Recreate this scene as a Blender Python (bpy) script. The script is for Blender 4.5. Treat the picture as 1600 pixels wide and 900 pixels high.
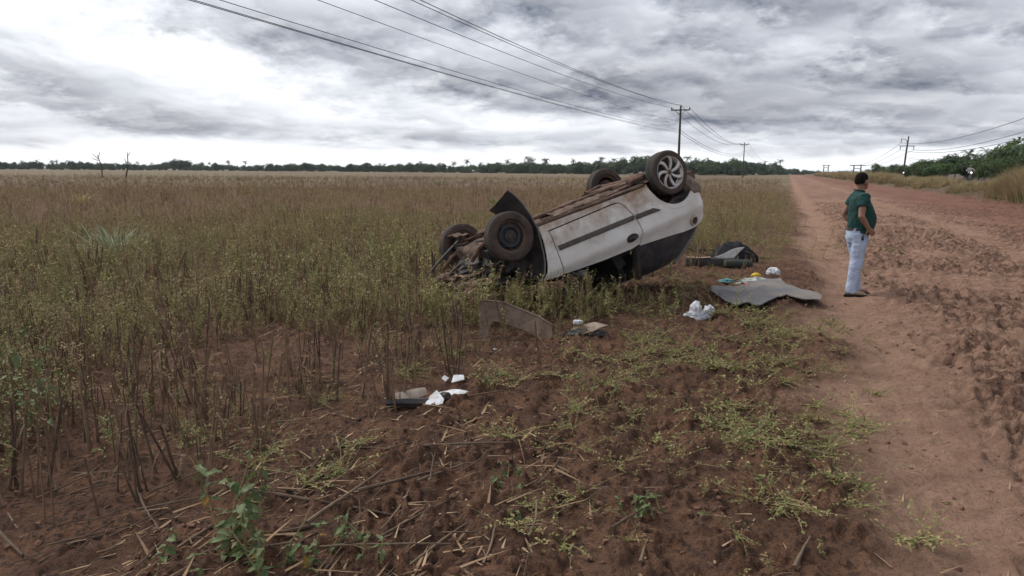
import bpy, bmesh, math, random
import numpy as np
from mathutils import Vector, Matrix, Euler, noise as mnoise
from mathutils.geometry import delaunay_2d_cdt

for _o in list(bpy.data.objects): bpy.data.objects.remove(_o)
scene = bpy.context.scene
COL = scene.collection
PI = math.pi
R_ = math.radians
rnd = random.Random(11)
rng = np.random.default_rng(7)

# ------------------------------------------------------------------ camera
FPX, CAM_H = 1150.0, 1.65                    # focal length in pixels of a 1600 px wide frame, eye height
PITCH, ROLL = math.atan((450 - 267) / FPX), R_(0.38)
_F = Vector((0, math.cos(PITCH), -math.sin(PITCH)))
_R0 = Vector((1, 0, 0)); _U0 = _R0.cross(_F)
_R = _R0 * math.cos(ROLL) + _U0 * math.sin(ROLL)
_U = _R.cross(_F)
cam_d = bpy.data.cameras.new('camera')
cam = bpy.data.objects.new('camera', cam_d); COL.objects.link(cam)
cam_d.sensor_fit = 'HORIZONTAL'; cam_d.sensor_width = 36.0; cam_d.lens = FPX / 1600 * 36
cam_d.clip_start = 0.05; cam_d.clip_end = 9000
cam.matrix_world = Matrix(((_R.x, _U.x, -_F.x, 0), (_R.y, _U.y, -_F.y, 0), (_R.z, _U.z, -_F.z, CAM_H), (0, 0, 0, 1)))
scene.camera = cam

# ------------------------------------------------------------------ world: overcast sky with cloud layers
SUN_AZ, SUN_EL = R_(-55), R_(48)             # hidden sun, left of the view
world = bpy.data.worlds.new('World'); scene.world = world; world.use_nodes = True
def build_world():
    nt = world.node_tree; nt.nodes.clear(); N = nt.nodes.new; L = nt.links.new
    out = N('ShaderNodeOutputWorld'); bg = N('ShaderNodeBackground'); L(bg.outputs[0], out.inputs[0])
    sky = N('ShaderNodeTexSky'); sky.sky_type = 'NISHITA'; sky.sun_disc = False
    sky.sun_elevation = SUN_EL; sky.sun_rotation = SUN_AZ; sky.air_density = 1.2; sky.dust_density = 3
    tc = N('ShaderNodeTexCoord'); sp = N('ShaderNodeSeparateXYZ'); L(tc.outputs['Generated'], sp.inputs[0])
    def m(op, a, b=None, c=None, clamp=False):
        n = N('ShaderNodeMath'); n.operation = op; n.use_clamp = clamp
        for i, q in enumerate((a, b, c)):
            if q is None: continue
            if isinstance(q, (int, float)): n.inputs[i].default_value = q
            else: L(q, n.inputs[i])
        return n.outputs[0]
    az = m('ARCTAN2', sp.outputs[0], sp.outputs[1]); el = m('ARCSINE', sp.outputs[2])
    def noise(off, sx, sy, shear, det, rough, dist, z=0.0):
        cb = N('ShaderNodeCombineXYZ')
        L(m('MULTIPLY', az, sx), cb.inputs[0])
        L(m('ADD', m('MULTIPLY', m('ADD', el, off), sy), m('MULTIPLY', az, shear)), cb.inputs[1])
        cb.inputs[2].default_value = z
        t = N('ShaderNodeTexNoise'); L(cb.outputs[0], t.inputs['Vector'])
        t.inputs['Scale'].default_value = 1.0; t.inputs['Detail'].default_value = det
        t.inputs['Roughness'].default_value = rough; t.inputs['Distortion'].default_value = dist
        return t.outputs['Fac']
    def gauss(a0, e0, sa, se, tilt=0.0):          # soft blob around azimuth a0, elevation e0 (degrees)
        da = m('SUBTRACT', az, R_(a0)); de = m('SUBTRACT', el, R_(e0))
        de = m('ADD', de, m('MULTIPLY', da, tilt))
        q = m('ADD', m('POWER', m('ABSOLUTE', m('DIVIDE', da, R_(sa))), 2.0), m('POWER', m('ABSOLUTE', m('DIVIDE', de, R_(se))), 2.0))
        return m('POWER', 2.718, m('MULTIPLY', q, -1.0))
    # height on the cloud deck: bands crowd together towards the horizon
    elc = m('MULTIPLY', m('SQRT', m('MAXIMUM', m('ADD', el, .012), .0005)), 1.0)
    def tex(x, y, z, det, rough, dist=0.0):
        cb = N('ShaderNodeCombineXYZ'); L(x, cb.inputs[0]); L(y, cb.inputs[1]); cb.inputs[2].default_value = z
        t = N('ShaderNodeTexNoise'); L(cb.outputs[0], t.inputs['Vector'])
        t.inputs['Scale'].default_value = 1.0; t.inputs['Detail'].default_value = det; t.inputs['Roughness'].default_value = rough; t.inputs['Distortion'].default_value = dist
        return t.outputs['Fac']
    def deck(off):                                # cloud thickness, sampled a little higher for the top light
        e = m('ADD', elc, off)
        puff = tex(m('MULTIPLY', az, 12.0), m('MULTIPLY', e, 21.0), 6.1, 9, .6)
        wx = m('ADD', m('MULTIPLY', az, 4.6), m('MULTIPLY', m('SUBTRACT', puff, .5), 1.1))
        wy = m('ADD', m('ADD', m('MULTIPLY', e, 13.0), m('MULTIPLY', az, 1.5)), m('MULTIPLY', m('SUBTRACT', puff, .5), 1.3))
        base = tex(wx, wy, 3.3, 2.5, .5)
        return m('ADD', m('MULTIPLY', base, .67), m('MULTIPLY', puff, .35))
    n1 = deck(0.0); n2 = deck(.014)
    wide = noise(0.0, 1.5, 5.0, 1.2, 3, .5, .3, z=9.1)
    d = m('ADD', m('MULTIPLY', n1, 1.0), m('MULTIPLY', m('SUBTRACT', wide, .5), .30))
    d = m('ADD', d, .035)
    right = m('MULTIPLY', m('SINE', az), .11)     # thicker cloud to the right of the hidden sun
    d = m('ADD', d, right)
    for a0, e0, sa, se, tl, k in ((-33, 11.5, 11, 4.0, .1, -.13), (17, 7.5, 11, 3.0, .12, .10), (31, 12.5, 10, 2.6, 0, .08),
                                  (-14, 8.5, 13, 1.6, .22, .09), (-33, 7.2, 8, 1.9, .05, .08), (19, 9.2, 4.5, 1.1, .12, -.13),
                                  (-5, 5.0, 9, 1.0, .25, -.07), (29.5, 5.3, 4, 1.2, .1, .10), (24, 3.8, 7, .8, 0, -.04), (9, 5.2, 7, 1.3, .2, .08), (-22, 2.6, 14, .9, .05, .09), (-30, 4.4, 10, 1.0, .05, .06)):
        d = m('ADD', d, m('MULTIPLY', gauss(a0, e0, sa, se, tl), k))
    ramp = N('ShaderNodeValToRGB'); L(d, ramp.inputs[0]); cr = ramp.color_ramp
    cr.interpolation = 'EASE'
    st = [(.34, (.585, .60, .625)), (.44, (.485, .50, .535)), (.53, (.365, .379, .415)), (.62, (.262, .273, .305)), (.78, (.185, .193, .219))]
    cr.elements[0].position, cr.elements[0].color = st[0][0], (*st[0][1], 1)
    cr.elements[1].position, cr.elements[1].color = st[1][0], (*st[1][1], 1)
    for p, c in st[2:]: cr.elements.new(p).color = (*c, 1)
    emb = m('MULTIPLY', m('SUBTRACT', n1, n2), 1.3)           # tops of the clouds catch more light than their bases
    # clear pale band above the horizon, ragged lower edge of the cloud deck
    rag = noise(0.0, 9.0, 40.0, 2.0, 8, .6, .4, z=1.7)
    e2 = m('ADD', el, m('MULTIPLY', m('SUBTRACT', rag, .5), R_(3.4)))
    e2 = m('ADD', e2, m('MULTIPLY', m('SUBTRACT', wide, .5), R_(4.0)))
    mr = N('ShaderNodeMapRange'); mr.interpolation_type = 'SMOOTHSTEP'; L(e2, mr.inputs[0])
    mr.inputs[1].default_value = R_(2.3); mr.inputs[2].default_value = R_(.7)
    mr.inputs[3].default_value = 0; mr.inputs[4].default_value = 1
    mx = N('ShaderNodeMix'); mx.data_type = 'RGBA'; L(mr.outputs[0], mx.inputs['Factor'])
    add = N('ShaderNodeVectorMath'); add.operation = 'ADD'; L(ramp.outputs[0], add.inputs[0]); L(emb, add.inputs[1])
    L(add.outputs[0], mx.inputs['A']); mx.inputs['B'].default_value = (.60, .615, .635, 1)
    # a little of the clear-sky light filters through the deck
    sc = N('ShaderNodeVectorMath'); sc.operation = 'SCALE'; L(sky.outputs[0], sc.inputs[0]); sc.inputs['Scale'].default_value = .004
    ad2 = N('ShaderNodeVectorMath'); ad2.operation = 'ADD'; L(mx.outputs['Result'], ad2.inputs[0]); L(sc.outputs[0], ad2.inputs[1])
    L(ad2.outputs[0], bg.inputs[0]); bg.inputs[1].default_value = 1.0
build_world()
sun_d = bpy.data.lights.new('sun', 'SUN'); sun_d.energy = 1.5; sun_d.angle = R_(32); sun_d.color = (1, .96, .9)
sun = bpy.data.objects.new('sun', sun_d); COL.objects.link(sun)
sun.rotation_euler = Vector((-math.sin(SUN_AZ) * math.cos(SUN_EL), -math.cos(SUN_AZ) * math.cos(SUN_EL), -math.sin(SUN_EL))).to_track_quat('-Z', 'Y').to_euler()
sun.location = (-30, 20, 60)
vs = scene.view_settings; vs.view_transform = 'Standard'; vs.look = 'None'; vs.exposure = 0.9; vs.gamma = 1.0; vs.use_curve_mapping = False
scene.render.engine = 'CYCLES'
cy = scene.cycles; cy.use_denoising = True; cy.max_bounces = 4; cy.diffuse_bounces = 2; cy.glossy_bounces = 2; cy.transmission_bounces = 3; cy.transparent_max_bounces = 6
cy.use_adaptive_sampling = True; cy.adaptive_threshold = .02; cy.volume_step_rate = 4
cy.caustics_reflective = cy.caustics_refractive = False
try: cy.denoiser = 'OPENIMAGEDENOISE'; cy.denoising_prefilter = 'ACCURATE'
except Exception: pass

# ------------------------------------------------------------------ noise and terrain
def _hash(ix, iy, seed):
    h = (ix.astype(np.int64) * 374761393 + iy.astype(np.int64) * 668265263 + seed * 974634377) & 0xffffffff
    h = ((h ^ (h >> 13)) * 1274126177) & 0xffffffff
    h = (h ^ (h >> 16)) & 0xffffffff
    return h / 4294967295.0
def vn(x, y, seed=0):
    x = np.asarray(x, float); y = np.asarray(y, float)
    ix, iy = np.floor(x), np.floor(y); fx, fy = x - ix, y - iy
    fx = fx * fx * fx * (fx * (fx * 6 - 15) + 10); fy = fy * fy * fy * (fy * (fy * 6 - 15) + 10)
    a, b = _hash(ix, iy, seed), _hash(ix + 1, iy, seed); c, d = _hash(ix, iy + 1, seed), _hash(ix + 1, iy + 1, seed)
    return (a + (b - a) * fx) * (1 - fy) + (c + (d - c) * fx) * fy
def fbm(x, y, o=4, seed=0, g=.5):
    s = 0; a = 1.0; t = 0
    for i in range(o):
        s = s + a * vn(x, y, seed + i * 17); t += a; a *= g
        x, y = x * 1.71 + y * 1.05 + 3.1, y * 1.71 - x * 1.05 + 7.7
    return s / t
def sst(a, b, x):
    t = np.clip((x - a) / (b - a), 0, 1); return t * t * (3 - 2 * t)
def uv_of(x, y):                              # u along the dirt road, v across it (0 = field edge, 12 = far verge)
    return (.37 * x + y) / 1.0663, (x - .37 * y) / 1.0663
def xy_of(u, v):
    return (v + .37 * u) / 1.0663, (u - .37 * v) / 1.0663
def masks(x, y):
    u, v = uv_of(x, y); r = np.hypot(x, y)
    ve = v + .9 * (fbm(u * .55, v * .55, 3, 5) - .5) + .35 * (fbm(u * 3, v * 3, 2, 6) - .5)
    road = sst(.15, .75, ve) * (1 - sst(11.6, 12.6, ve))
    dist = sst(-3.0, -1.9, ve) * (1 - sst(.1, .7, ve)) * (1 - sst(12, 15, u))          # torn-up strip beside the wreck
    vw = v + .5 * (fbm(u * .22, v * .8, 3, 31) - .5)
    churn = np.clip(.22 + .85 * sst(1.0, 1.8, vw) * (1 - .75 * np.exp(-((vw - 4.9) / .45) ** 2) - .5 * np.exp(-((vw - 9.2) / .5) ** 2)) * (.25 + .95 * sst(.34, .60, fbm(u * .45, v * 1.0, 4, 34))), 0, 1) * road
    return u, v, ve, road, dist, churn, r
def terrain(x, y):
    x = np.asarray(x, float); y = np.asarray(y, float)
    u, v, ve, road, dist, churn, r = masks(x, y)
    near = 1 - sst(30, 80, r)
    wx = x + .25 * (fbm(x * 1.3, y * 1.3, 2, 91) - .5); wy = y + .25 * (fbm(x * 1.3, y * 1.3, 2, 92) - .5)
    b1 = np.abs(2 * fbm(wx * 2.2, wy * 2.2, 4, 11) - 1); b2 = fbm(wx * 6.5, wy * 6.5, 4, 12)
    b3 = np.clip(fbm(wx * 13, wy * 13, 3, 13) - .45, 0, 1)
    field = .05 * (fbm(x * .35, y * .35, 3, 10) - .5) + .03 * b1 + .035 * (b2 - .5) + .09 * b3
    torn = .10 * (fbm(wx * .9, wy * .9, 3, 14) - .5) + .06 * b1 + .06 * (b2 - .5) + .17 * b3
    # cloven, overlapping prints and clods on the churned part of the road
    ru, rv = u + .3 * (fbm(u, v, 2, 93) - .5), v + .3 * (fbm(u, v, 2, 94) - .5)
    c1 = fbm(ru * 2.8, rv * 4.2, 3, 15, .6); c2 = fbm(ru * 8, rv * 11, 3, 16, .6)
    ch = .12 * np.clip(c1 - .46, -.12, .3) + .19 * np.clip(c2 - .5, -.10, .3)
    ruts = -.025 * np.exp(-((v - .85) / .22) ** 2) - .03 * np.exp(-((v - 4.95) / .25) ** 2) - .03 * np.exp(-((v - 9.2) / .3) ** 2)
    ruts = ruts + .012 * (vn(v * 3.5, u * .15, 33) - .5) * sst(4, 6, v)
    sand = -.035 + .03 * (fbm(u * .5, v * .9, 3, 17) - .5) + .03 * (fbm(u * 5, v * 7, 3, 18) - .5) + ruts
    h = field * (1 - dist) + torn * dist
    h = h * (1 - road) + (sand + ch * churn * 1.5) * road
    bank = .75 * sst(11.9, 15.0, v) * sst(-40, -10, u)
    bankn = .22 * (fbm(u * .6, v * .8, 4, 19) - .45) * sst(11.6, 12.6, v) * (1 - sst(15, 16.5, v))
    return h * near + bank + bankn
def gz(x, y): return float(terrain(np.array([x]), np.array([y]))[0])

def ray(px, py): return _F + _R * ((px - 800) / FPX) - _U * ((py - 450) / FPX)
def on_ground(px, py, z=0.0):                # the point of the ground seen at a pixel of the photograph
    d = ray(px, py); t = (z - CAM_H) / d.z
    return Vector((d.x * t, d.y * t, z))
def at_depth(px, py, Y):
    d = ray(px, py); t = Y / d.y
    return Vector((d.x * t, Y, CAM_H + d.z * t))

# ------------------------------------------------------------------ materials
MATS = {}
def mat(name, col, rough=.85, var=.25, scale=6.0, col2=None, bump=0.0, bscale=40.0, metal=0.0, rand=0.0, trans=0.0, spec=.3, detail=5, mixr=(.4, .62), coords='Object', emit=None, coat=0.0):
    """colour with a noise variation towards col2, an optional fine bump, per-copy variation and leaf translucency"""
    if name in MATS: return MATS[name]
    m = bpy.data.materials.new(name); m.use_nodes = True; nt = m.node_tree; N = nt.nodes.new; L = nt.links.new
    b = nt.nodes['Principled BSDF']; o = nt.nodes['Material Output']
    b.inputs['Roughness'].default_value = rough; b.inputs['Metallic'].default_value = metal; b.inputs['Specular IOR Level'].default_value = spec
    b.inputs['Coat Weight'].default_value = coat
    tc = N('ShaderNodeTexCoord'); geo = N('ShaderNodeNewGeometry')
    vec = geo.outputs['Position'] if coords == 'World' else tc.outputs['Object']
    t = N('ShaderNodeTexNoise'); L(vec, t.inputs['Vector']); t.inputs['Scale'].default_value = scale; t.inputs['Detail'].default_value = detail; t.inputs['Roughness'].default_value = .6
    mr = N('ShaderNodeMapRange'); L(t.outputs['Fac'], mr.inputs[0]); mr.inputs[1].default_value, mr.inputs[2].default_value = mixr
    fac = mr.outputs[0]
    if rand:
        oi = N('ShaderNodeObjectInfo'); ma = N('ShaderNodeMath'); ma.operation = 'MULTIPLY_ADD'; ma.use_clamp = True
        L(oi.outputs['Random'], ma.inputs[0]); ma.inputs[1].default_value = rand
        s = N('ShaderNodeMath'); s.operation = 'MULTIPLY_ADD'; L(fac, s.inputs[0]); s.inputs[1].default_value = 1 - rand * .5; s.inputs[2].default_value = -rand * .25
        L(s.outputs[0], ma.inputs[2]); fac = ma.outputs[0]
    c2 = col2 or tuple(c * (1 - var) for c in col)
    mx = N('ShaderNodeMix'); mx.data_type = 'RGBA'; L(fac, mx.inputs['Factor']); mx.inputs['A'].default_value = (*col, 1); mx.inputs['B'].default_value = (*c2, 1)
    L(mx.outputs['Result'], b.inputs['Base Color'])
    if bump:
        t2 = N('ShaderNodeTexNoise'); L(vec, t2.inputs['Vector']); t2.inputs['Scale'].default_value = bscale; t2.inputs['Detail'].default_value = 4
        bp = N('ShaderNodeBump'); L(t2.outputs['Fac'], bp.inputs['Height']); bp.inputs['Strength'].default_value = bump; bp.inputs['Distance'].default_value = .02
        L(bp.outputs[0], b.inputs['Normal'])
    if trans:
        tr = N('ShaderNodeBsdfTranslucent'); L(mx.outputs['Result'], tr.inputs[0]); ms = N('ShaderNodeMixShader'); ms.inputs[0].default_value = trans
        L(b.outputs[0], ms.inputs[1]); L(tr.outputs[0], ms.inputs[2]); L(ms.outputs[0], o.inputs[0])
    if emit:
        b.inputs['Emission Color'].default_value = (*emit[0], 1); b.inputs['Emission Strength'].default_value = emit[1]
    MATS[name] = m
    return m

# ------------------------------------------------------------------ mesh building
class MB:
    def __init__(s): s.v = []; s.f = []; s.m = []
    def add(s, verts, faces, m=0):
        o = len(s.v); s.v.extend(tuple(map(float, q)) for q in verts)
        for f in faces: s.f.append(tuple(i + o for i in f)); s.m.append(m)
        return s
    def tube(s, pts, r, n=6, m=0, cap=True, squash=1.0):
        pts = [Vector(p) for p in pts]; k = len(pts)
        rs = list(r) if hasattr(r, '__len__') else [r] * k
        t0 = (pts[1] - pts[0]).normalized(); a = Vector((0, 0, 1)) if abs(t0.z) < .9 else Vector((1, 0, 0))
        side = t0.cross(a).normalized(); V = []
        for i, p in enumerate(pts):
            t = (pts[min(i + 1, k - 1)] - pts[max(i - 1, 0)]).normalized()
            side = (side - t * side.dot(t)).normalized(); up = t.cross(side)
            for j in range(n):
                q = 2 * PI * j / n; V.append(p + side * (math.cos(q) * rs[i]) + up * (math.sin(q) * rs[i] * squash))
        Fc = [(i * n + j, i * n + (j + 1) % n, (i + 1) * n + (j + 1) % n, (i + 1) * n + j) for i in range(k - 1) for j in range(n)]
        if cap: Fc += [tuple(reversed(range(n))), tuple(range((k - 1) * n, k * n))]
        return s.add(V, Fc, m)
    def box(s, c, size, rot=None, m=0):
        M = (rot or Matrix.Identity(3)); c = Vector(c)
        V = [c + M @ Vector((x * size[0] / 2, y * size[1] / 2, z * size[2] / 2)) for x in (-1, 1) for y in (-1, 1) for z in (-1, 1)]
        return s.add(V, [(0, 1, 3, 2), (4, 6, 7, 5), (0, 4, 5, 1), (2, 3, 7, 6), (0, 2, 6, 4), (1, 5, 7, 3)], m)
    def loft(s, rings, m=0, closed=True, cap=True):
        n = len(rings[0]); V = [p for r in rings for p in r]; Fc = []
        for i in range(len(rings) - 1):
            for j in range(n if closed else n - 1):
                Fc.append((i * n + j, i * n + (j + 1) % n, (i + 1) * n + (j + 1) % n, (i + 1) * n + j))
        if cap and closed: Fc += [tuple(reversed(range(n))), tuple(range((len(rings) - 1) * n, len(rings) * n))]
        return s.add(V, Fc, m)
    def lathe(s, prof, n=32, m=0, axis='Y', closed=False):       # profile (radius, offset along axis)
        V = []
        for r, h in prof:
            for j in range(n):
                a = 2 * PI * j / n
                V.append((r * math.cos(a), h, r * math.sin(a)) if axis == 'Y' else (r * math.cos(a), r * math.sin(a), h))
        k = len(prof); Fc = []
        for i in range(k if closed else k - 1):
            i2 = (i + 1) % k
            for j in range(n): Fc.append((i * n + j, i * n + (j + 1) % n, i2 * n + (j + 1) % n, i2 * n + j))
        return s.add(V, Fc, m)
    def ball(s, c, r, n=10, k=7, m=0, rot=None):
        c = Vector(c); r = (r, r, r) if not hasattr(r, '__len__') else r; M = rot or Matrix.Identity(3)
        V = [c + M @ Vector((0, 0, -r[2]))]
        for i in range(1, k):
            a = -PI / 2 + PI * i / k
            for j in range(n):
                q = 2 * PI * j / n; V.append(c + M @ Vector((r[0] * math.cos(a) * math.cos(q), r[1] * math.cos(a) * math.sin(q), r[2] * math.sin(a))))
        V.append(c + M @ Vector((0, 0, r[2]))); Fc = []
        for j in range(n): Fc.append((0, 1 + (j + 1) % n, 1 + j))
        for i in range(k - 2):
            for j in range(n): Fc.append((1 + i * n + j, 1 + i * n + (j + 1) % n, 1 + (i + 1) * n + (j + 1) % n, 1 + (i + 1) * n + j))
        e = 1 + (k - 1) * n
        for j in range(n): Fc.append((e - n + j, e - n + (j + 1) % n, e))
        return s.add(V, Fc, m)
    def leaf(s, p, d, up, Ln, W, m=0, droop=.25, fold=.25):      # small folded leaf: base, two side points, rib points, tip
        p = Vector(p); d = Vector(d).normalized(); side = d.cross(Vector(up))
        if side.length < 1e-4: side = d.cross(Vector((1, 0, 0)))
        side.normalize(); n = side.cross(d)
        V = [p, p + d * Ln * .42 + side * W * .5 + n * W * fold, p + d * Ln * .45, p + d * Ln * .42 - side * W * .5 + n * W * fold, p + d * Ln - n * Ln * droop]
        return s.add(V, [(0, 2, 1), (0, 3, 2), (1, 2, 4), (2, 3, 4)], m)
    def blade(s, p, d, Ln, W, bend=.5, k=4, m=0):                # arching grass blade
        p = Vector(p); d = Vector(d).normalized(); hz = Vector((d.x, d.y, 0))
        hz = hz.normalized() if hz.length > 1e-3 else Vector((1, 0, 0)); side = Vector((-hz.y, hz.x, 0)); V = []
        for i in range(k + 1):
            t = i / k; q = p + d * Ln * t + (hz * .4 - Vector((0, 0, 1))) * (bend * Ln * t * t)
            w = W * (1 - t ** 1.6) * .5
            V += [q - side * w, q + side * w] if i < k else [q]
        Fc = [(2 * i, 2 * i + 1, 2 * i + 3, 2 * i + 2) for i in range(k - 1)] + [(2 * k - 2, 2 * k - 1, 2 * k)]
        return s.add(V, Fc, m)
    def mesh(s, name, mats, smooth=None):
        me = bpy.data.meshes.new(name); me.from_pydata(s.v, [], s.f)
        for q in (mats if isinstance(mats, (list, tuple)) else [mats]): me.materials.append(q)
        me.polygons.foreach_set('material_index', s.m)
        if smooth is not None:
            me.polygons.foreach_set('use_smooth', [True] * len(s.f))
            if smooth < 180: me.set_sharp_from_angle(angle=R_(smooth))
        me.update(); return me
    def build(s, name, mats, parent=None, smooth=40, **k): return link(name, s.mesh(name, mats, smooth), parent, **k)

def tag(o, label=None, cat=None, group=None, kind=None):
    if label: o['label'] = label
    if cat: o['category'] = cat
    if group: o['group'] = group
    if kind: o['kind'] = kind
    return o
def link(name, data, parent=None, loc=None, rot=None, scale=None, hidden=False):
    o = bpy.data.objects.new(name, data)
    if not hidden: COL.objects.link(o)
    if parent: o.parent = parent
    if loc is not None: o.location = loc
    if rot is not None: o.rotation_euler = rot
    if scale is not None: o.scale = scale if hasattr(scale, '__len__') else (scale,) * 3
    return o
def empty(name, loc=(0, 0, 0), rot=(0, 0, 0), scale=1.0):
    o = link(name, None, loc=loc, rot=rot, scale=scale); o.empty_display_size = .2; return o
def copy_tree(o, parent=None):
    c = o.copy(); COL.objects.link(c); c.parent = parent
    for ch in o.children: copy_tree(ch, c)
    return c

def scatter(name, protos, pts, rotz, tilt, scl, idx, label, cat):
    """ONE object of uncountable ground cover: points carrying low-poly plants by geometry nodes"""
    me = bpy.data.meshes.new(name); me.from_pydata([tuple(map(float, p)) for p in pts], [], [])
    n = len(pts)
    a = me.attributes.new('pr', 'FLOAT_VECTOR', 'POINT'); rv = np.zeros((n, 3), np.float32); rv[:, :2] = tilt; rv[:, 2] = rotz; a.data.foreach_set('vector', rv.ravel())
    a = me.attributes.new('ps', 'FLOAT', 'POINT'); a.data.foreach_set('value', np.asarray(scl, np.float32))
    a = me.attributes.new('pi', 'INT', 'POINT'); a.data.foreach_set('value', np.asarray(idx, np.int32))
    o = link(name, me); tag(o, label, cat, kind='stuff')
    ng = bpy.data.node_groups.new(name, 'GeometryNodeTree')
    ng.interface.new_socket('Geometry', in_out='INPUT', socket_type='NodeSocketGeometry'); ng.interface.new_socket('Geometry', in_out='OUTPUT', socket_type='NodeSocketGeometry')
    N = ng.nodes.new; L = ng.links.new
    gi, go, jn = N('NodeGroupInput'), N('NodeGroupOutput'), N('GeometryNodeJoinGeometry')
    def attr(nm, ty):
        q = N('GeometryNodeInputNamedAttribute'); q.data_type = ty; q.inputs['Name'].default_value = nm; return q.outputs['Attribute']
    ar, as_, ai = attr('pr', 'FLOAT_VECTOR'), attr('ps', 'FLOAT'), attr('pi', 'INT')
    for k, p in enumerate(protos):
        ob = N('GeometryNodeObjectInfo'); ob.inputs['Object'].default_value = p
        cmp = N('FunctionNodeCompare'); cmp.data_type = 'INT'; cmp.operation = 'EQUAL'; L(ai, cmp.inputs[2]); cmp.inputs[3].default_value = k
        ip = N('GeometryNodeInstanceOnPoints'); L(gi.outputs[0], ip.inputs['Points']); L(cmp.outputs[0], ip.inputs['Selection'])
        L(ob.outputs['Geometry'], ip.inputs['Instance']); L(ar, ip.inputs['Rotation']); L(as_, ip.inputs['Scale'])
        ob.inputs['As Instance'].default_value = True
        L(ip.outputs[0], jn.inputs[0])
    L(jn.outputs[0], go.inputs[0])
    md = o.modifiers.new('scatter', 'NODES'); md.node_group = ng; md.show_viewport = False   # switched on at the end
    return o
def proto(mb, name, mats, smooth=60): return link(name, mb.mesh(name, mats, smooth), hidden=True)
# ------------------------------------------------------------------ ground sheet (denser near the wreck, reaching the horizon)
def build_ground():
    fine = np.radians(np.arange(-47, 47.01, .15)); coarse = np.radians(np.arange(50, 311, 4.0))
    th = np.concatenate([fine, coarse])
    rr = np.concatenate([[.25, .5, .8, 1.1], np.geomspace(1.4, 55, 600), np.geomspace(57, 400, 110), np.geomspace(440, 6000, 24)])
    T, Rr = np.meshgrid(th, rr); X = Rr * np.sin(T); Y = Rr * np.cos(T)
    x, y = X.ravel(), Y.ravel(); z = terrain(x, y)
    far = np.hypot(x, y) > 900; z[far] = np.minimum(z[far], .75)
    nt_, nr = len(th), len(rr)
    i = np.arange(nr - 1)[:, None] * nt_; j = np.arange(nt_)[None, :]; j2 = (j + 1) % nt_
    q = np.stack([i + j, i + nt_ + j, i + nt_ + j2, i + j2], -1).reshape(-1, 4)
    me = bpy.data.meshes.new('ground'); nv = len(x)
    V = np.column_stack([x, y, z]); V = np.vstack([V, [[0, 0, z[:nt_].mean()]]])
    me.vertices.add(nv + 1); me.vertices.foreach_set('co', V.ravel())
    tri = np.stack([np.full(nt_, nv), np.arange(nt_), (np.arange(nt_) + 1) % nt_], -1)
    loops = np.concatenate([q.ravel()[:], tri.ravel()])
    me.loops.add(len(loops)); me.loops.foreach_set('vertex_index', loops.astype(np.int32))
    me.polygons.add(len(q) + len(tri))
    ls = np.concatenate([np.arange(len(q)) * 4, len(q) * 4 + np.arange(len(tri)) * 3]); me.polygons.foreach_set('loop_start', ls.astype(np.int32))
    me.polygons.foreach_set('use_smooth', np.ones(len(q) + len(tri), bool))
    me.update(calc_edges=True); me.validate()
    u, v, ve, road, dist, churn, r = masks(np.append(x, 0), np.append(y, 0))
    for nm, a in (('road', road), ('torn', dist), ('churn', churn), ('far', sst(45, 120, r)), ('redder', sst(4.5, 8.5, v) * .9 + .15 * sst(25, 60, r)), ('verge', sst(11.8, 12.8, ve))):
        at = me.attributes.new(nm, 'FLOAT', 'POINT'); at.data.foreach_set('value', np.clip(a, 0, 1).astype(np.float32))
    m = bpy.data.materials.new('soil'); m.use_nodes = True; nt = m.node_tree; N = nt.nodes.new; L = nt.links.new; b = nt.nodes['Principled BSDF']
    b.inputs['Roughness'].default_value = .95; b.inputs['Specular IOR Level'].default_value = .15
    geo = N('ShaderNodeNewGeometry')
    def attr(nm): q = N('ShaderNodeAttribute'); q.attribute_name = nm; return q.outputs['Fac']
    def noise(s, d=5, r=.6, vec=None, dist=0):
        t = N('ShaderNodeTexNoise'); L(vec or geo.outputs['Position'], t.inputs['Vector']); t.inputs['Scale'].default_value = s; t.inputs['Detail'].default_value = d; t.inputs['Roughness'].default_value = r; t.inputs['Distortion'].default_value = dist; return t.outputs['Fac']
    def mr(f, a, b_, c=0, d=1):
        q = N('ShaderNodeMapRange'); L(f, q.inputs[0])
        for i_, k in enumerate((a, b_, c, d)): q.inputs[i_ + 1].default_value = k
        return q.outputs[0]
    def mix(f, A, B):
        q = N('ShaderNodeMix'); q.data_type = 'RGBA'
        if isinstance(f, float): q.inputs['Factor'].default_value = f
        else: L(f, q.inputs['Factor'])
        for nm, c in (('A', A), ('B', B)):
            if isinstance(c, tuple): q.inputs[nm].default_value = (*c, 1)
            else: L(c, q.inputs[nm])
        return q.outputs['Result']
    def mul(a, c):
        q = N('ShaderNodeMath'); q.operation = 'MULTIPLY'; L(a, q.inputs[0])
        if isinstance(c, float): q.inputs[1].default_value = c
        else: L(c, q.inputs[1])
        return q.outputs[0]
    n_big, n_mid, n_fine, n_grit = noise(.5, 4), noise(3.2, 6), noise(22, 6, .7), noise(130, 3, .7)
    field = mix(mr(n_mid, .38, .62), (0.190, 0.100, 0.060), (0.104, 0.056, 0.037))
    field = mix(mr(n_fine, .5, .60), field, (0.059, 0.035, 0.027))  # dark wet crumbs; crevice shade is mixed into this colour too
    field = mix(mr(noise(55, 4, .7), .56, .64, 0, .8), field, (0.044, 0.028, 0.022))
    field = mix(mr(n_big, .55, .7, 0, .55), field, (0.227, 0.132, 0.087))
    field = mix(mr(n_grit, .60, .68, 0, .6), field, (0.282, 0.181, 0.119))
    sand = mix(mr(n_mid, .35, .65), (0.366, 0.228, 0.159), (0.284, 0.169, 0.116))
    sand = mix(attr('redder'), sand, mix(mr(n_mid, .4, .6), (0.263, 0.123, 0.087), (0.189, 0.087, 0.062)))
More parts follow.
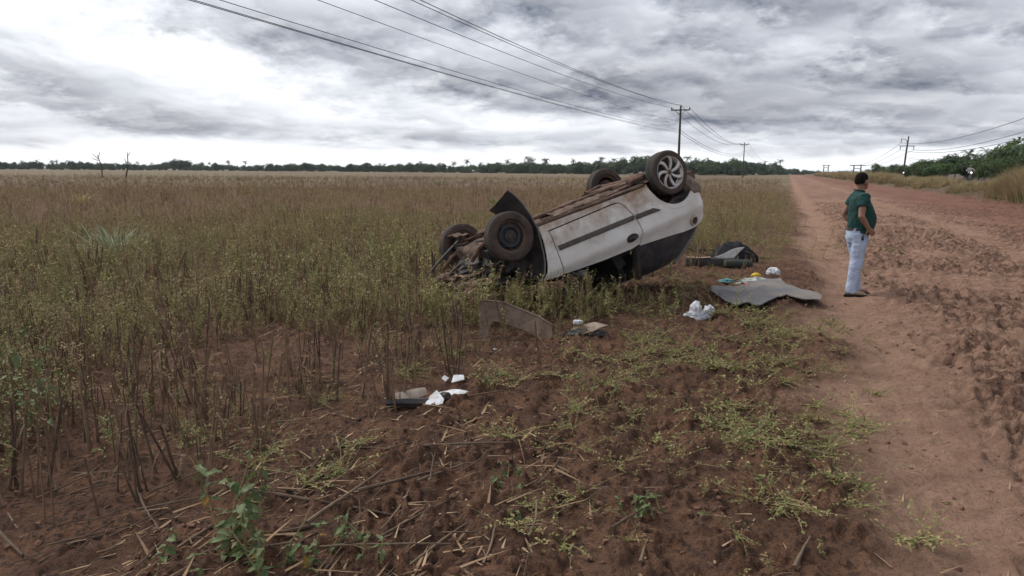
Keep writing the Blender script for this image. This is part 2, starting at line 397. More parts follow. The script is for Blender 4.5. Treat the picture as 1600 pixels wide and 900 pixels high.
    sand = mix(mul(attr('churn'), mr(noise(6.5, 6, .65, None, .6), .44, .58)), sand, (0.133, 0.075, 0.054))  # churn darkened as moist soil, with shading between clods painted in
    sand = mix(mr(n_grit, .6, .70, 0, .5), sand, (0.136, 0.083, 0.060))
    sand = mix(mr(noise(30, 5, .7), .56, .66, 0, .7), sand, (0.142, 0.083, 0.060))
    sand = mix(mr(noise(75, 3, .7), .60, .68, 0, .5), sand, (0.488, 0.325, 0.233))
    col = mix(attr('road'), field, sand)
    # far stubble: too distant to tell one plant from the next
    mp = N('ShaderNodeMapping'); L(geo.outputs['Position'], mp.inputs[0]); mp.inputs['Scale'].default_value = (.022, .055, .05)
    fv = noise(1.0, 9, .68, mp.outputs[0], .4)
    farc = mix(mr(fv, .40, .60), (0.122, 0.088, 0.068), (0.192, 0.146, 0.081))
    farc = mix(mr(noise(.011, 4), .5, .62, 0, .6), farc, (0.165, 0.151, 0.068))
    q1 = N('ShaderNodeMath'); q1.operation = 'SUBTRACT'; q1.inputs[0].default_value = 1; L(attr('road'), q1.inputs[1])
    col = mix(mul(attr('far'), q1.outputs[0]), col, farc)
    col = mix(mul(attr('verge'), mr(n_mid, .3, .6, .3, 1)), col, mix(mr(n_fine, .4, .6), (.12, .088, .068), (.075, .058, .046)))
    L(col, b.inputs['Base Color'])
    hsum = N('ShaderNodeMath'); hsum.operation = 'MULTIPLY_ADD'; L(n_grit, hsum.inputs[0]); hsum.inputs[1].default_value = .35; L(n_fine, hsum.inputs[2])
    bp = N('ShaderNodeBump'); big_b = N('ShaderNodeMath'); big_b.operation = 'MULTIPLY_ADD'; L(mul(noise(8, 4, .6, None, .5), 2.6), big_b.inputs[0]); L(attr('churn'), big_b.inputs[1]); L(hsum.outputs[0], big_b.inputs[2]); L(big_b.outputs[0], bp.inputs['Height']); bp.inputs['Strength'].default_value = 1.0; bp.inputs['Distance'].default_value = .05
    L(bp.outputs[0], b.inputs['Normal'])
    me.materials.append(m)
    tag(link('ground', me), kind='structure')
build_ground()

# raised main road behind the grassy verge
def build_highway():
    mb = MB(); us = np.concatenate([np.arange(-30, 140, 5.0), np.geomspace(140, 900, 30)])
    rings = []
    for u in us:
        row = []
        for v, z in ((16.2, .76), (16.4, .84), (20, .90), (23.6, .84), (23.8, .76)):
            x, y = xy_of(u, v); row.append((x, y, z + (0 if v in (16.2, 23.8) else 0)))
        rings.append(row)
    mb.loft(rings, closed=False, cap=False)
    tag(mb.build('road', mat('asphalt', (.06, .056, .054), .9, .3, 2.0, bump=.3, coords='World'), smooth=20), kind='structure')
build_highway()

# ------------------------------------------------------------------ plant materials
M_STALK = mat('dry_stalk', (0.210, 0.134, 0.083), .9, col2=(0.062, 0.040, 0.030), scale=9, rand=.8, bump=.3, bscale=60)
M_STRAW = mat('straw', (0.272, 0.178, 0.102), .9, col2=(0.129, 0.081, 0.051), scale=7, rand=.7)
M_GREEN = mat('weed_leaf', (0.155, 0.210, 0.068), .7, col2=(0.261, 0.255, 0.096), scale=.4, rand=.6, trans=.35, coords='World')
M_LUSH = mat('lush_leaf', (.080, .125, .044), .55, col2=(.150, .175, .068), scale=14, rand=.6, trans=.25)
M_OLIVE = mat('olive_leaf', (0.372, 0.330, 0.137), .8, col2=(0.430, 0.322, 0.167), scale=.3, rand=.6, trans=.32, coords='World')
M_BROWNL = mat('dry_leaf', (0.501, 0.356, 0.218), .9, col2=(0.325, 0.223, 0.158), scale=.25, rand=.6, trans=.25, coords='World')
M_PALE = mat('pale_seed_head', (0.516, 0.423, 0.225), .9, col2=(0.369, 0.283, 0.158), scale=4, rand=.6, trans=.15)
M_STEM = mat('weed_stem', (0.244, 0.200, 0.091), .9, col2=(0.190, 0.132, 0.074), scale=5, rand=.6)
M_DRYG = mat('dry_grass', (.44, .335, .19), .9, col2=(.20, .165, .08), scale=1.1, rand=.9, trans=.2, coords='World')
M_GRASS = mat('grass_blade', (0.133, 0.183, 0.060), .7, col2=(0.202, 0.202, 0.078), scale=3, rand=.7, trans=.2)

def rdir(tilt):                               # random direction leaning from the vertical by up to tilt
    a = rnd.uniform(0, 2 * PI); t = rnd.uniform(0, tilt); return Vector((math.sin(t) * math.cos(a), math.sin(t) * math.sin(a), math.cos(t)))
def wobble(p, d, Ln, k, amp):
    pts = [Vector(p)]
    for i in range(k):
        d = (Vector(d) + Vector((rnd.gauss(0, amp), rnd.gauss(0, amp), rnd.gauss(0, amp * .5)))).normalized(); pts.append(pts[-1] + d * Ln / k)
    return pts
def mb_stubble(h, nst=1, leaves=3):
    mb = MB()
    for s in range(nst):
        x, y = (rnd.gauss(0, .035), rnd.gauss(0, .035)) if s else (0, 0)
        hh = h * rnd.uniform(.55, 1) if s else h
        pts = wobble((x, y, -.03), rdir(.12), hh + .03, 4, .03); r0 = rnd.uniform(.005, .0085)
        mb.tube(pts, [r0 * 1.5, r0 * 1.1, r0 * 1.0, r0 * .9, r0 * .75], 5, 0)
        if rnd.random() < .35:                # split, frayed top
            t = pts[-1]; mb.blade(t - Vector((0, 0, .03)), rdir(.6), rnd.uniform(.04, .12), .008, .3, 3, 1)
        for _ in range(leaves):
            q = pts[rnd.randrange(1, 5)]; a = rnd.uniform(0, 2 * PI)
            mb.blade(q, (math.cos(a), math.sin(a), rnd.uniform(-.5, .7)), rnd.uniform(.05, .14), rnd.uniform(.004, .010), rnd.uniform(.5, 1.1), 3, rnd.choice((0, 0, 1)))
    return mb
def mb_weed(h, nb=4, nl=26, ls=.028, lm=(1,), spread=.45, droop=.2):
    mb = MB(); ax = wobble((0, 0, -.02), rdir(.12), h, 5, .07); mb.tube(ax, [.004, .0036, .003, .0026, .002, .0012], 4, 0, cap=False)
    brs = [ax]
    for _ in range(nb):
        i = rnd.randrange(1, 5); br = wobble(ax[i], (ax[i] - ax[i - 1]).normalized() * .6 + rdir(1.4) * spread * 2, h * rnd.uniform(.25, .5), 3, .12)
        mb.tube(br, [.0026, .002, .0015, .001], 3, 0, cap=False); brs.append(br)
    for _ in range(nl):
        b = rnd.choice(brs); i = rnd.randrange(1, len(b)); t = rnd.random(); p = b[i - 1].lerp(b[i], t)
        a = rnd.uniform(0, 2 * PI); d = Vector((math.cos(a), math.sin(a), rnd.uniform(-.25, .9)))
        s = ls * rnd.uniform(.6, 1.4); mb.leaf(p, d, (0, 0, 1), s, s * rnd.uniform(.35, .6), rnd.choice(lm), droop)
    return mb
def mb_tuft(n, h, w, spread, bend, m=0):
    mb = MB()
    for _ in range(n):
        a = rnd.uniform(0, 2 * PI); r = abs(rnd.gauss(0, spread * .25)); t = rnd.uniform(.05, spread)
        mb.blade((r * math.cos(a), r * math.sin(a), -.02), (math.sin(t) * math.cos(a), math.sin(t) * math.sin(a), math.cos(t)), h * rnd.uniform(.6, 1.1), w * rnd.uniform(.7, 1.2), bend * rnd.uniform(.4, 1.2), 4, m)
    return mb
def mb_stick(Ln, r, k=5, amp=.06, twig=0):
    mb = MB(); d = Vector((1, 0, 0)); pts = [Vector((-Ln / 2, 0, 0))]
    for i in range(k):
        d = (d + Vector((0, rnd.gauss(0, amp), rnd.gauss(0, amp * .4)))).normalized(); pts.append(pts[-1] + d * Ln / k)
    mb.tube(pts, [r * rnd.uniform(.8, 1.1) * (1 - .35 * i / k) for i in range(k + 1)], 6, 0)
    for _ in range(twig):
        q = pts[rnd.randrange(1, k)]; e = q + Vector((rnd.uniform(.3, 1), rnd.choice((-1, 1)) * rnd.uniform(.3, .7), .15)) * Ln * .22
        mb.tube([q, q.lerp(e, .5) + Vector((0, 0, .01)), e], [r * .55, r * .4, r * .25], 4, 0)
    return mb

stub_p = [proto(mb_stubble(rnd.uniform(.32, .6), rnd.choice((1, 2, 3)), rnd.randrange(0, 3)), 'stubble_stalk', [M_STALK, M_STRAW]) for _ in range(8)]
green_p = [proto(mb_weed(rnd.uniform(.3, .55), 5, 46, .034, (1, 1, 2)), 'green_weed', [M_STEM, M_GREEN, M_OLIVE]) for _ in range(5)]
olive_p = [proto(mb_weed(rnd.uniform(.35, .6), 6, 50, .026, (1, 1, 2, 3), .35), 'olive_weed', [M_STEM, M_OLIVE, M_BROWNL, M_PALE]) for _ in range(5)]
brown_p = [proto(mb_weed(rnd.uniform(.35, .65), 7, 44, .024, (1, 1, 1, 2, 3), .3), 'dry_weed', [M_STALK, M_BROWNL, M_OLIVE, M_PALE]) for _ in range(5)]
drytuft_p = [proto(mb_tuft(34, rnd.uniform(.4, .6), .007, .5, .35), 'dry_tuft', [M_STRAW]) for _ in range(3)]
creep_p = [proto(mb_weed(rnd.uniform(.10, .2), 8, 50, .021, (1, 2, 2), .9), 'creeping_weed', [M_STEM, M_GREEN, M_OLIVE]) for _ in range(4)]
def mb_sprawl():
    mb = MB()
    for _ in range(rnd.randrange(11, 17)):
        a = rnd.uniform(0, 2 * PI); d = Vector((math.cos(a), math.sin(a), rnd.uniform(.12, .75))).normalized(); pts = wobble((rnd.gauss(0, .02), rnd.gauss(0, .02), 0), d, rnd.uniform(.14, .42), 5, .16)
        for i, p in enumerate(pts): p.z = max(.004, p.z - .03 * i * i / 16)
        mb.tube(pts, [.0028, .0025, .0022, .0018, .0014, .001], 3, 0, cap=False)
        for _ in range(13):
            i = rnd.randrange(1, 6); p = pts[i - 1].lerp(pts[i], rnd.random()); b = rnd.uniform(0, 2 * PI); s = rnd.uniform(.012, .034)
            mb.leaf(p, (math.cos(b), math.sin(b), rnd.uniform(-.1, .8)), (0, 0, 1), s, s * rnd.uniform(.4, .65), rnd.choice((1, 1, 2)), .2)
    for _ in range(7):
        a = rnd.uniform(0, 2 * PI); mb.blade((rnd.gauss(0, .06), rnd.gauss(0, .06), 0), (math.cos(a), math.sin(a), rnd.uniform(.1, .9)), rnd.uniform(.12, .3), .005, .5, 4, 3)
    return mb
spr_p = [proto(mb_sprawl(), 'sprawling_weed', [M_STEM, M_GREEN, M_OLIVE, M_STRAW]) for _ in range(6)]
PROT = stub_p + green_p + olive_p + brown_p + drytuft_p + creep_p + spr_p
I_ST, I_GR, I_OL, I_BR, I_DT, I_CR = (0, 8), (8, 13), (13, 18), (18, 23), (23, 26), (26, 30)
I_SP = (30, 36)

CAR_C = (.66, 9.62); CAR_YAW = .5263
def car_local(x, y):
    dx, dy = x - CAR_C[0], y - CAR_C[1]; c, s = math.cos(CAR_YAW), math.sin(CAR_YAW)
    return dx * c + dy * s, -dx * s + dy * c     # along tail direction, across (far side positive)
def scatter_field():
    P, Rz, S, I = [], [], [], []
    n = 74000; th = np.radians(rng.uniform(-43, 43, n)); t = rng.uniform(0, 1, n)
    # denser near the camera, thinning with distance
    r = np.where(t < .10, np.sqrt(rng.uniform(2.2 ** 2, 9 ** 2, n)), np.where(t < .38, np.sqrt(rng.uniform(9 ** 2, 24 ** 2, n)), np.where(t < .70, np.sqrt(rng.uniform(24 ** 2, 62 ** 2, n)), 62 * (170 / 62.) ** rng.uniform(0, 1, n))))
    x, y = r * np.sin(th), r * np.cos(th); u, v, ve, road, dist, churn, _ = masks(x, y)
    patch = fbm(x * .22, y * .22, 4, 40); fine = fbm(x * .9, y * .9, 3, 41); bare = fbm(x * .55, y * .55, 3, 42)
    lim = np.where(y > 11.5, -.15 + .8 * (fine - .5), -2.35 + 1.3 * (fine - .5))
    lim = np.where((y > 7.0) & (y <= 11.5) & (x < 2.2), np.maximum(lim, -1.9 + .8 * (fine - .5)), lim)
    a_, c_ = car_local(x, y)
    keep = (v < lim) & ~((np.abs(a_) < 1.75) & (np.abs(c_) < .72)) & (bare + .25 * sst(5.5, 12, r) > .40 - .08 * (r < 6))
    keep &= ~((r < 6.2) & (rng.uniform(0, 1, n) < .52)) & ~((r < 4.4) & (rng.uniform(0, 1, n) < .4)) & ~((np.hypot((x - .08) / .55, (y - 6.95) / .55) < 1) & (rng.uniform(0, 1, n) < .75)) & ~((np.hypot((x + .62) / .42, (y - 4.7) / .55) < 1) & (rng.uniform(0, 1, n) < .85)) & ~((y > 11.5) & (y < 15) & (x > 2.5) & (x < 5.2) & (rng.uniform(0, 1, n) < .8))
    z = terrain(x, y); k = rng.uniform(0, 1, n); idx = np.zeros(n, int)
    for i in np.nonzero(keep)[0]:
        R, pt, q = r[i], patch[i] + .25 * (fine[i] - .5), k[i]
        if R < 7: w = (.46, .32, .16, .05, .01)
        elif R < 13: w = (.22, .54, .16, .06, .02) if pt > .43 else (.42, .32, .14, .10, .02)
        elif R < 26: w = (.06, .50, .36, .06, .02) if pt > .47 else (.10, .22, .42, .22, .04)
        elif R < 60: w = (.04, .14, .54, .24, .04) if pt > .48 else (.08, .04, .30, .50, .08)
        else: w = (.06, .02, .32, .38, .22) if pt > .5 else (.08, .0, .16, .58, .18)
        c = 0
        for (lo, hi), ww in zip((I_ST, I_GR, I_OL, I_BR, I_DT), w):
            c += ww
            if q < c or lo == I_DT[0]: idx[i] = rnd.randrange(lo, hi); break
    s = (.42 + .68 * rng.uniform(0, 1, n) ** 1.3) * (.72 + .56 * fbm(x * .45, y * .45, 3, 45)) * np.where(r > 60, 1.0 + .5 * sst(60, 150, r), 1.0) * np.interp(r, (5, 12), (.72, 1.0)) * (.75 + .5 * bare) * np.where(v > -1.2, .75, 1) * (.75 + .6 * patch) * (.45 + .55 * sst(0, 1.5, lim - v))
    s = np.where((np.abs(x - .3) < 1.7) & (y > 6.5) & (y < 9.2), np.minimum(s, .78), s)
    hid = np.hypot((x - .05) / .75, (y - 6.3) / 1.1); s = np.where(hid < 1, np.minimum(s, .34 + .3 * hid), s)
    hid = np.hypot((x + .66) / .5, (y - 4.3) / .8); s = np.where(hid < 1, np.minimum(s, .30 + .4 * hid), s)
    hid = np.hypot((x + 7.8) / 1.0, (y - 13.9) / 1.3); s = np.where(hid < 1, np.minimum(s, .5), s)
    sel = keep
    return np.column_stack([x, y, z])[sel], s[sel], idx[sel], r[sel]
pts, s_, idx_, r_ = scatter_field()
n_ = len(pts)
scatter('field_weeds', PROT, pts, rng.uniform(0, 6.28, n_), rng.normal(0, .13, (n_, 2)), s_, idx_, 'brown and olive weeds and stubble covering the wide field', 'field weeds')

# low weeds and grass along the torn-up strip, thin tufts at the road edge
def scatter_low():
    P, S, I = [], [], []
    def put(x, y, s, lo_hi):
        P.append((x, y, 0.0)); S.append(s); I.append(rnd.randrange(*lo_hi))
    for (px, py, rad, n) in ((1180, 505, .35, 24), (1100, 560, .45, 40), (1040, 545, .35, 22), (1160, 590, .4, 30), (1220, 520, .3, 14), (1250, 545, .35, 20), (1190, 690, .3, 22), (1130, 680, .22, 14), (1240, 690, .25, 14),
                              (950, 560, .4, 22), (900, 600, .35, 14), (1010, 500, .6, 40), (930, 480, .6, 36), (1080, 620, .3, 12), (1330, 770, .12, 9), (1240, 800, .1, 8), (1430, 830, .06, 4), (1265, 520, .3, 16), (1000, 640, .3, 8),
                              (1000, 470, .8, 40), (1120, 440, .5, 12), (1200, 410, .6, 20), (1230, 385, .9, 40), (1250, 640, .3, 12), (1290, 680, .2, 8), (760, 690, .12, 5), (520, 740, .2, 9), (480, 690, .25, 10), (350, 700, .2, 6), (700, 580, .3, 9), (780, 600, .15, 8)):
        g = on_ground(px, py)
        for _ in range(max(2, int(n * .55))): put(g.x + rnd.gauss(0, rad), g.y + rnd.gauss(0, rad), rnd.uniform(.5, 1.05), I_SP if rnd.random() < .75 else I_GR if g.y > 8 else I_CR)
    for _ in range(1300):                     # sparse seedlings, more of them near the field edge
        u = 2.5 + 70 * rnd.random() ** 1.3; v = rnd.gauss(-.8, .8)
        x, y = xy_of(u, v); a, c = car_local(x, y)
        if v > .8 or (abs(a) < 1.7 and abs(c) < .7) or mnoise.noise(Vector((x * .8, y * .8, 5))) < .16 - .2 * (u > 14): continue
        put(x, y, rnd.uniform(.3, .8) * (1.3 if u > 20 else 1), rnd.choice((I_CR, I_SP, I_SP)) if u < 14 else rnd.choice((I_SP, I_OL, I_GR)))
    for _ in range(800):                      # yellow-green strip along the track beyond the wreck
        u = rnd.uniform(12.5, 48); v = rnd.uniform(-3.2, .15); x, y = xy_of(u, v); a, c = car_local(x, y)
        if (abs(a) < 2.9 and abs(c) < 1.0) or (u < 16 and v > -2.4) or mnoise.noise(Vector((x * .45, y * .45, 8))) < -.12: continue
        put(x, y, rnd.uniform(.6, 1.1), rnd.choice((I_GR, I_GR, I_OL, I_SP)))
    for _ in range(90):                       # weeds hiding the crushed nose
        a = rnd.uniform(-2.5, -.5); c = -rnd.uniform(.75, 1.5); ca, sa = math.cos(CAR_YAW), math.sin(CAR_YAW)
        put(CAR_C[0] + a * ca - c * sa, CAR_C[1] + a * sa + c * ca, rnd.uniform(.8, 1.25) * (1 if a < -.9 else .8), rnd.choice((I_GR, I_GR, I_GR, I_OL)))
    for _ in range(70):                       # weeds standing against the wreck
        a = rnd.uniform(-2.0, 1.5); c = -rnd.uniform(.85, 1.7); ca, sa = math.cos(CAR_YAW), math.sin(CAR_YAW)
        x, y = CAR_C[0] + a * ca - c * sa, CAR_C[1] + a * sa + c * ca
        put(x, y, rnd.uniform(.6, 1.0) * (1.0 if a < .3 else .7), rnd.choice((I_GR, I_GR, I_OL, I_ST)))
    P = np.array(P); P[:, 2] = terrain(P[:, 0], P[:, 1])
    return P, S, I
P, S, I = scatter_low()
near_ = [k for k in range(len(P)) if I[k] >= I_SP[0] and 2.2 < P[k][1] < 9.5]        # clumps one can tell apart are things of their own
for k in near_:
    tag(link('weed_clump', PROT[I[k]].data, loc=P[k], rot=(rnd.gauss(0, .12), rnd.gauss(0, .12), rnd.uniform(0, 6.28)), scale=S[k]), 'sprawling yellow-green weed clump on the torn soil beside the track', 'weed', 'sprawling weed clumps')
_k = [k for k in range(len(P)) if k not in set(near_)]; P = P[_k]; S = [S[k] for k in _k]; I = [I[k] for k in _k]
scatter('low_weeds', PROT, P, rng.uniform(0, 6.28, len(P)), rng.normal(0, .2, (len(P), 2)), S, I, 'low creeping green weeds on the torn red soil beside the track', 'low weeds')

# straw litter and clods
lit_p = [proto(mb_stick(rnd.uniform(.04, .20), rnd.uniform(.0012, .003), 4, .22), 'straw_piece', [M_STRAW if i % 3 else M_STALK]) for i in range(6)]
lit_p += [proto(MB().blade((0, 0, .004), (1, 0, .05), rnd.uniform(.08, .2), rnd.uniform(.006, .013), .05, 4, 0), 'dead_leaf', [M_STRAW if i % 2 else M_BROWNL]) for i in range(4)]
def scatter_litter():
    n = 15000; u = 1.8 + 13 * rng.uniform(0, 1, n) ** 1.6; v = rng.uniform(-9, 1.0, n); x, y = xy_of(u, v)
    dn = fbm(x * .8, y * .8, 3, 61); keep = (rng.uniform(0, 1, n) < np.where(v > -.9, .18, 1.0) * sst(.38, .58, dn) * np.where(v > .3, .35, 1)) & (np.abs(x) < y * .75 + .6)
    u2 = rng.uniform(2, 20, 700); v2 = rng.uniform(.5, 5.5, 700); x2, y2 = xy_of(u2, v2)
    x, y = np.append(x[keep], x2), np.append(y[keep], y2); return np.column_stack([x, y, terrain(x, y) + .007])
lp = scatter_litter(); n_ = len(lp)
scatter('straw_litter', lit_p, lp, np.where(rng.uniform(0, 1, n_) < .55, rng.normal(1.0, .5, n_), rng.uniform(0, 6.28, n_)), rng.normal(0, .10, (n_, 2)), rng.uniform(.5, 1.3, n_), rng.integers(0, 10, n_), 'dry straw bits and dead leaves strewn on the soil', 'straw litter')
def clod():
    mb = MB(); bm = bmesh.new(); bmesh.ops.create_icosphere(bm, subdivisions=1, radius=1)
    o = Vector((rnd.uniform(0, 50),) * 3)
    V = [q.co * (.75 + .55 * mnoise.noise(q.co * 1.1 + o)) for q in bm.verts]; V = [(a.x, a.y * .85, a.z * .65) for a in V]
    mb.add(V, [tuple(q.index for q in f.verts) for f in bm.faces]); bm.free(); return mb
M_CLOD = mat('soil_clod', (0.183, 0.102, 0.068), .95, col2=(0.094, 0.054, 0.038), scale=2.5, rand=.7, bump=.5, bscale=6, spec=.15)
cl_p = [proto(clod(), 'soil_clod', [M_CLOD], None) for _ in range(5)]
def scatter_clods():
    n = 60000; u = 1.8 + 26 * rng.uniform(0, 1, n) ** 1.5; v = rng.uniform(-4.5, 8, n); x, y = xy_of(u, v); _, _, ve, road, dist, churn, r = masks(x, y)
    p = np.where(road > .5, .02 + .5 * churn, .35 + .6 * dist) * sst(.36, .6, fbm(x * 1.5, y * 1.5, 3, 71)); keep = (rng.uniform(0, 1, n) < p) & (np.abs(x) < y * .75 + .6)
    x, y = x[keep], y[keep]; return np.column_stack([x, y, terrain(x, y)])
cp = scatter_clods(); n_ = len(cp)
scatter('soil_clods', cl_p, cp, rng.uniform(0, 6.28, n_), rng.normal(0, .4, (n_, 2)), .005 + .030 * rng.uniform(0, 1, n_) ** 3, rng.integers(0, 5, n_), 'crumbled red soil clods on the track and torn ground', 'soil clods')

# ------------------------------------------------------------------ tall dry grass on the verge beyond the track
tall_p = [proto(mb_tuft(46, rnd.uniform(1.2, 1.7), .026, .42, .28), 'tall_grass', [M_DRYG]) for _ in range(4)]
tallg_p = [proto(mb_tuft(60, rnd.uniform(.5, .8), .022, .7, .5), 'verge_grass', [M_GRASS]) for _ in range(2)]
def scatter_verge():
    n = 12000; u = 18 * (420 / 18.) ** rng.uniform(0, 1, n); v = 12.4 + np.abs(rng.normal(0, 1, n)) * 1.6; x, y = xy_of(u, v)
    bushy = fbm(u * .16, v * .4, 3, 81); az = np.degrees(np.arctan2(x, y))
    gap = np.exp(-((az - 32.0) / 1.9) ** 2) + np.exp(-((az - 28.0) / 1.2) ** 2) * .6 + np.exp(-((az - 29.6) / 1.2) ** 2) * .35
    keep = (v < 15.9) & (bushy > .36 + .16 * (v < 13.0)) & (rng.uniform(0, 1, n) > gap * .6)
    s = 1.5 * rng.uniform(.65, 1.05, n) * (.68 + .75 * (bushy - .3)) * np.where(v > 14.5, .8, 1.0) * (1 - .62 * np.clip(gap, 0, 1)) * np.where(az > 33.0, 1.35, 1.0)
    idx = np.where(rng.uniform(0, 1, n) < .86, rng.integers(0, 4, n), rng.integers(4, 6, n))
    return np.column_stack([x, y, terrain(x, y)])[keep], s[keep], idx[keep]
vp, vsz, vi = scatter_verge(); n_ = len(vp)
scatter('verge_grass', tall_p + tallg_p, vp, rng.uniform(0, 6.28, n_), rng.normal(0, .08, (n_, 2)), vsz, vi, 'tall dry straw coloured grass on the bank beyond the track', 'tall grass')
n_ = 2600; u_ = 15 + 160 * rng.uniform(0, 1, n_) ** 1.5; v_ = rng.normal(12.6, .8, n_); x_, y_ = xy_of(u_, v_)
kk = fbm(u_ * .25, v_ * .5, 3, 83) > .47; pp = np.column_stack([x_, y_, terrain(x_, y_)])[kk]; n_ = len(pp)
scatter('verge_weeds', creep_p + olive_p + brown_p, pp, rng.uniform(0, 6.28, n_), rng.normal(0, .15, (n_, 2)), rng.uniform(.7, 1.5, n_), rng.integers(0, 14, n_), 'low grey brown and green weeds at the foot of the bank', 'verge weeds')

# ------------------------------------------------------------------ trees
M_BARK = mat('bark', (.15, .115, .085), .95, col2=(.08, .062, .05), scale=4, bump=.6, bscale=20)
M_CROWN = [mat('foliage_dark', (.040, .066, .030), .8, col2=(.072, .100, .042), scale=.55, rand=.5, trans=.15, coords='World', detail=3),
           mat('foliage_mid', (.052, .086, .031), .8, col2=(.095, .128, .048), scale=.7, rand=.5, trans=.15, coords='World', detail=3),
           mat('foliage_bright', (.060, .110, .034), .75, col2=(.10, .15, .05), scale=.9, rand=.4, trans=.2, coords='World', detail=3)]
M_PALM = mat('palm_frond', (.045, .075, .035), .7, col2=(.075, .105, .045), scale=.6, rand=.5, trans=.15, coords='World')
def tree_meshes(h, w, leaf, n, lobes=9, flat=1.0, bare=.35):
    tr = MB(); cr = MB(); top = Vector((rnd.uniform(-.1, .1) * h, rnd.uniform(-.1, .1) * h, h * .62))
    tr.tube([(0, 0, -.2), (0, 0, h * .15), top.lerp(Vector((0, 0, h * .2)), .5), top], [h * .035, h * .028, h * .022, h * .012], 7)
    cs = []
    for i in range(lobes):
        a = 2 * PI * i / lobes + rnd.uniform(-.4, .4); rr = w * .5 * rnd.uniform(.25, .72) if i else 0
        c = Vector((math.cos(a) * rr, math.sin(a) * rr, h * (bare + (1 - bare) * rnd.uniform(.35, .80)))); R = w * rnd.uniform(.17, .27)
        cs.append((c, R)); b = Vector((0, 0, h * rnd.uniform(.25, .45)))
        tr.tube([b, b.lerp(c, .5) + Vector((0, 0, -.03 * h)), c], [h * .014, h * .009, h * .004], 5)
    for _ in range(n):
        c, R = rnd.choice(cs); d = Vector((rnd.gauss(0, 1), rnd.gauss(0, 1), rnd.gauss(0, 1))).normalized()
        p = c + Vector((d.x, d.y, d.z * flat)) * R * rnd.uniform(.45, 1.08) ** .6
        if p.z < h * bare * .6: continue
        q = (d + Vector((rnd.gauss(0, .6), rnd.gauss(0, .6), rnd.gauss(0, .6) + .3))).normalized(); t = q.orthogonal().normalized(); t.rotate(Matrix.Rotation(rnd.uniform(0, 6.28), 3, q)); s = q.cross(t); L_ = leaf * rnd.uniform(.6, 1.3)
        cr.add([p - t * L_ * .6, p + s * L_ * .38 + q * L_ * .12, p + t * L_ * .7, p - s * L_ * .38 + q * L_ * .1], [(0, 1, 2), (0, 2, 3)])
    return tr, cr
def palm_meshes(h, fl, nf=15, seg=6):
    tr = MB(); cr = MB(); bx, by = rnd.gauss(0, .03) * h, rnd.gauss(0, .03) * h
    tr.tube([(0, 0, -.2), (bx * .3, by * .3, h * .4), (bx, by, h)], [fl * .06, fl * .05, fl * .045], 7)
    for i in range(nf):
        a = 2 * PI * i / nf * 2.618 + rnd.uniform(-.3, .3); e = rnd.uniform(-.25, 1.25); hd = Vector((math.cos(a), math.sin(a), 0)); p = Vector((bx, by, h)); d = hd * math.cos(e) + Vector((0, 0, math.sin(e))); side = Vector((-hd.y, hd.x, 0)); prev = p
        for k in range(seg):
            d = (d - Vector((0, 0, .26))).normalized(); nx = prev + d * fl / seg; t = (k + .5) / seg; w = fl * .26 * math.sin(PI * min(1, .18 + .82 * t) * .92)
            for sg in (-1, 1):
                for jj in (0, .5):
                    b = prev.lerp(nx, jj); b2 = prev.lerp(nx, jj + .42); tip = b2 + side * sg * w + d * fl * .06 - Vector((0, 0, w * rnd.uniform(.3, .75)))
                    cr.add([b, b2, tip], [(0, 1, 2)])
            prev = nx
    return tr, cr
TREE = []; 
for i in range(7):
    h = rnd.uniform(6.5, 9.0); TREE.append((h, [q.mesh('tree', m_, 60) for q, m_ in zip(tree_meshes(h, h * rnd.uniform(.75, 1.05), .42, 1700, rnd.randrange(7, 12)), (M_BARK, M_CROWN[i % 2]))]))
PALM = []
for i in range(5):
    h = rnd.uniform(6.0, 8.5); PALM.append((h, [q.mesh('palm', m_, 60) for q, m_ in zip(palm_meshes(h, rnd.uniform(2.4, 3.2)), (M_BARK, M_PALM))]))
D_SINK = False
def plant_tree(kind, x, y, H, label, group, name=None, lib=None):
    h, (a, b) = rnd.choice(lib or (TREE if kind == 'tree' else PALM)); s = H / h
    e = empty(name or ('broadleaf_tree' if kind == 'tree' else 'palm_tree'), (x, y, 0 if abs(y) > 160 else gz(x, y)), (0, 0, rnd.uniform(0, 6.28)), s); e.location.z -= (.12 * H if D_SINK else .24 * H if y > 300 and lib is None else 0) if kind == 'tree' else 0; tag(e, label, 'tree' if kind == 'tree' else 'palm', group)
    link('trunk', a, e); link('crown', b, e); return e
def treeline(px):                             # distance of the far wood along the horizon
    return float(np.interp(px, (-200, 300, 600, 800, 1000, 1150, 1250, 1330), (640, 640, 560, 470, 400, 380, 620, 700)))
for i in range(64):
    px = -60 + i * (1300 / 64.) + rnd.uniform(-8, 8); D = treeline(px) * rnd.uniform(.97, 1.0); x = (px - 800) / FPX * D
    palm = rnd.random() < (.35 if px < 700 else .5)
    plant_tree('palm' if palm else 'tree', x, D, rnd.uniform(6.4, 9.4) * (.9 if px < 900 else .95) * (.55 if px > 1215 else 1), 'dark palm rising out of the far treeline across the field' if palm else 'dark rounded tree in the far treeline across the field', 'palms of the far treeline' if palm else 'trees of the far treeline')
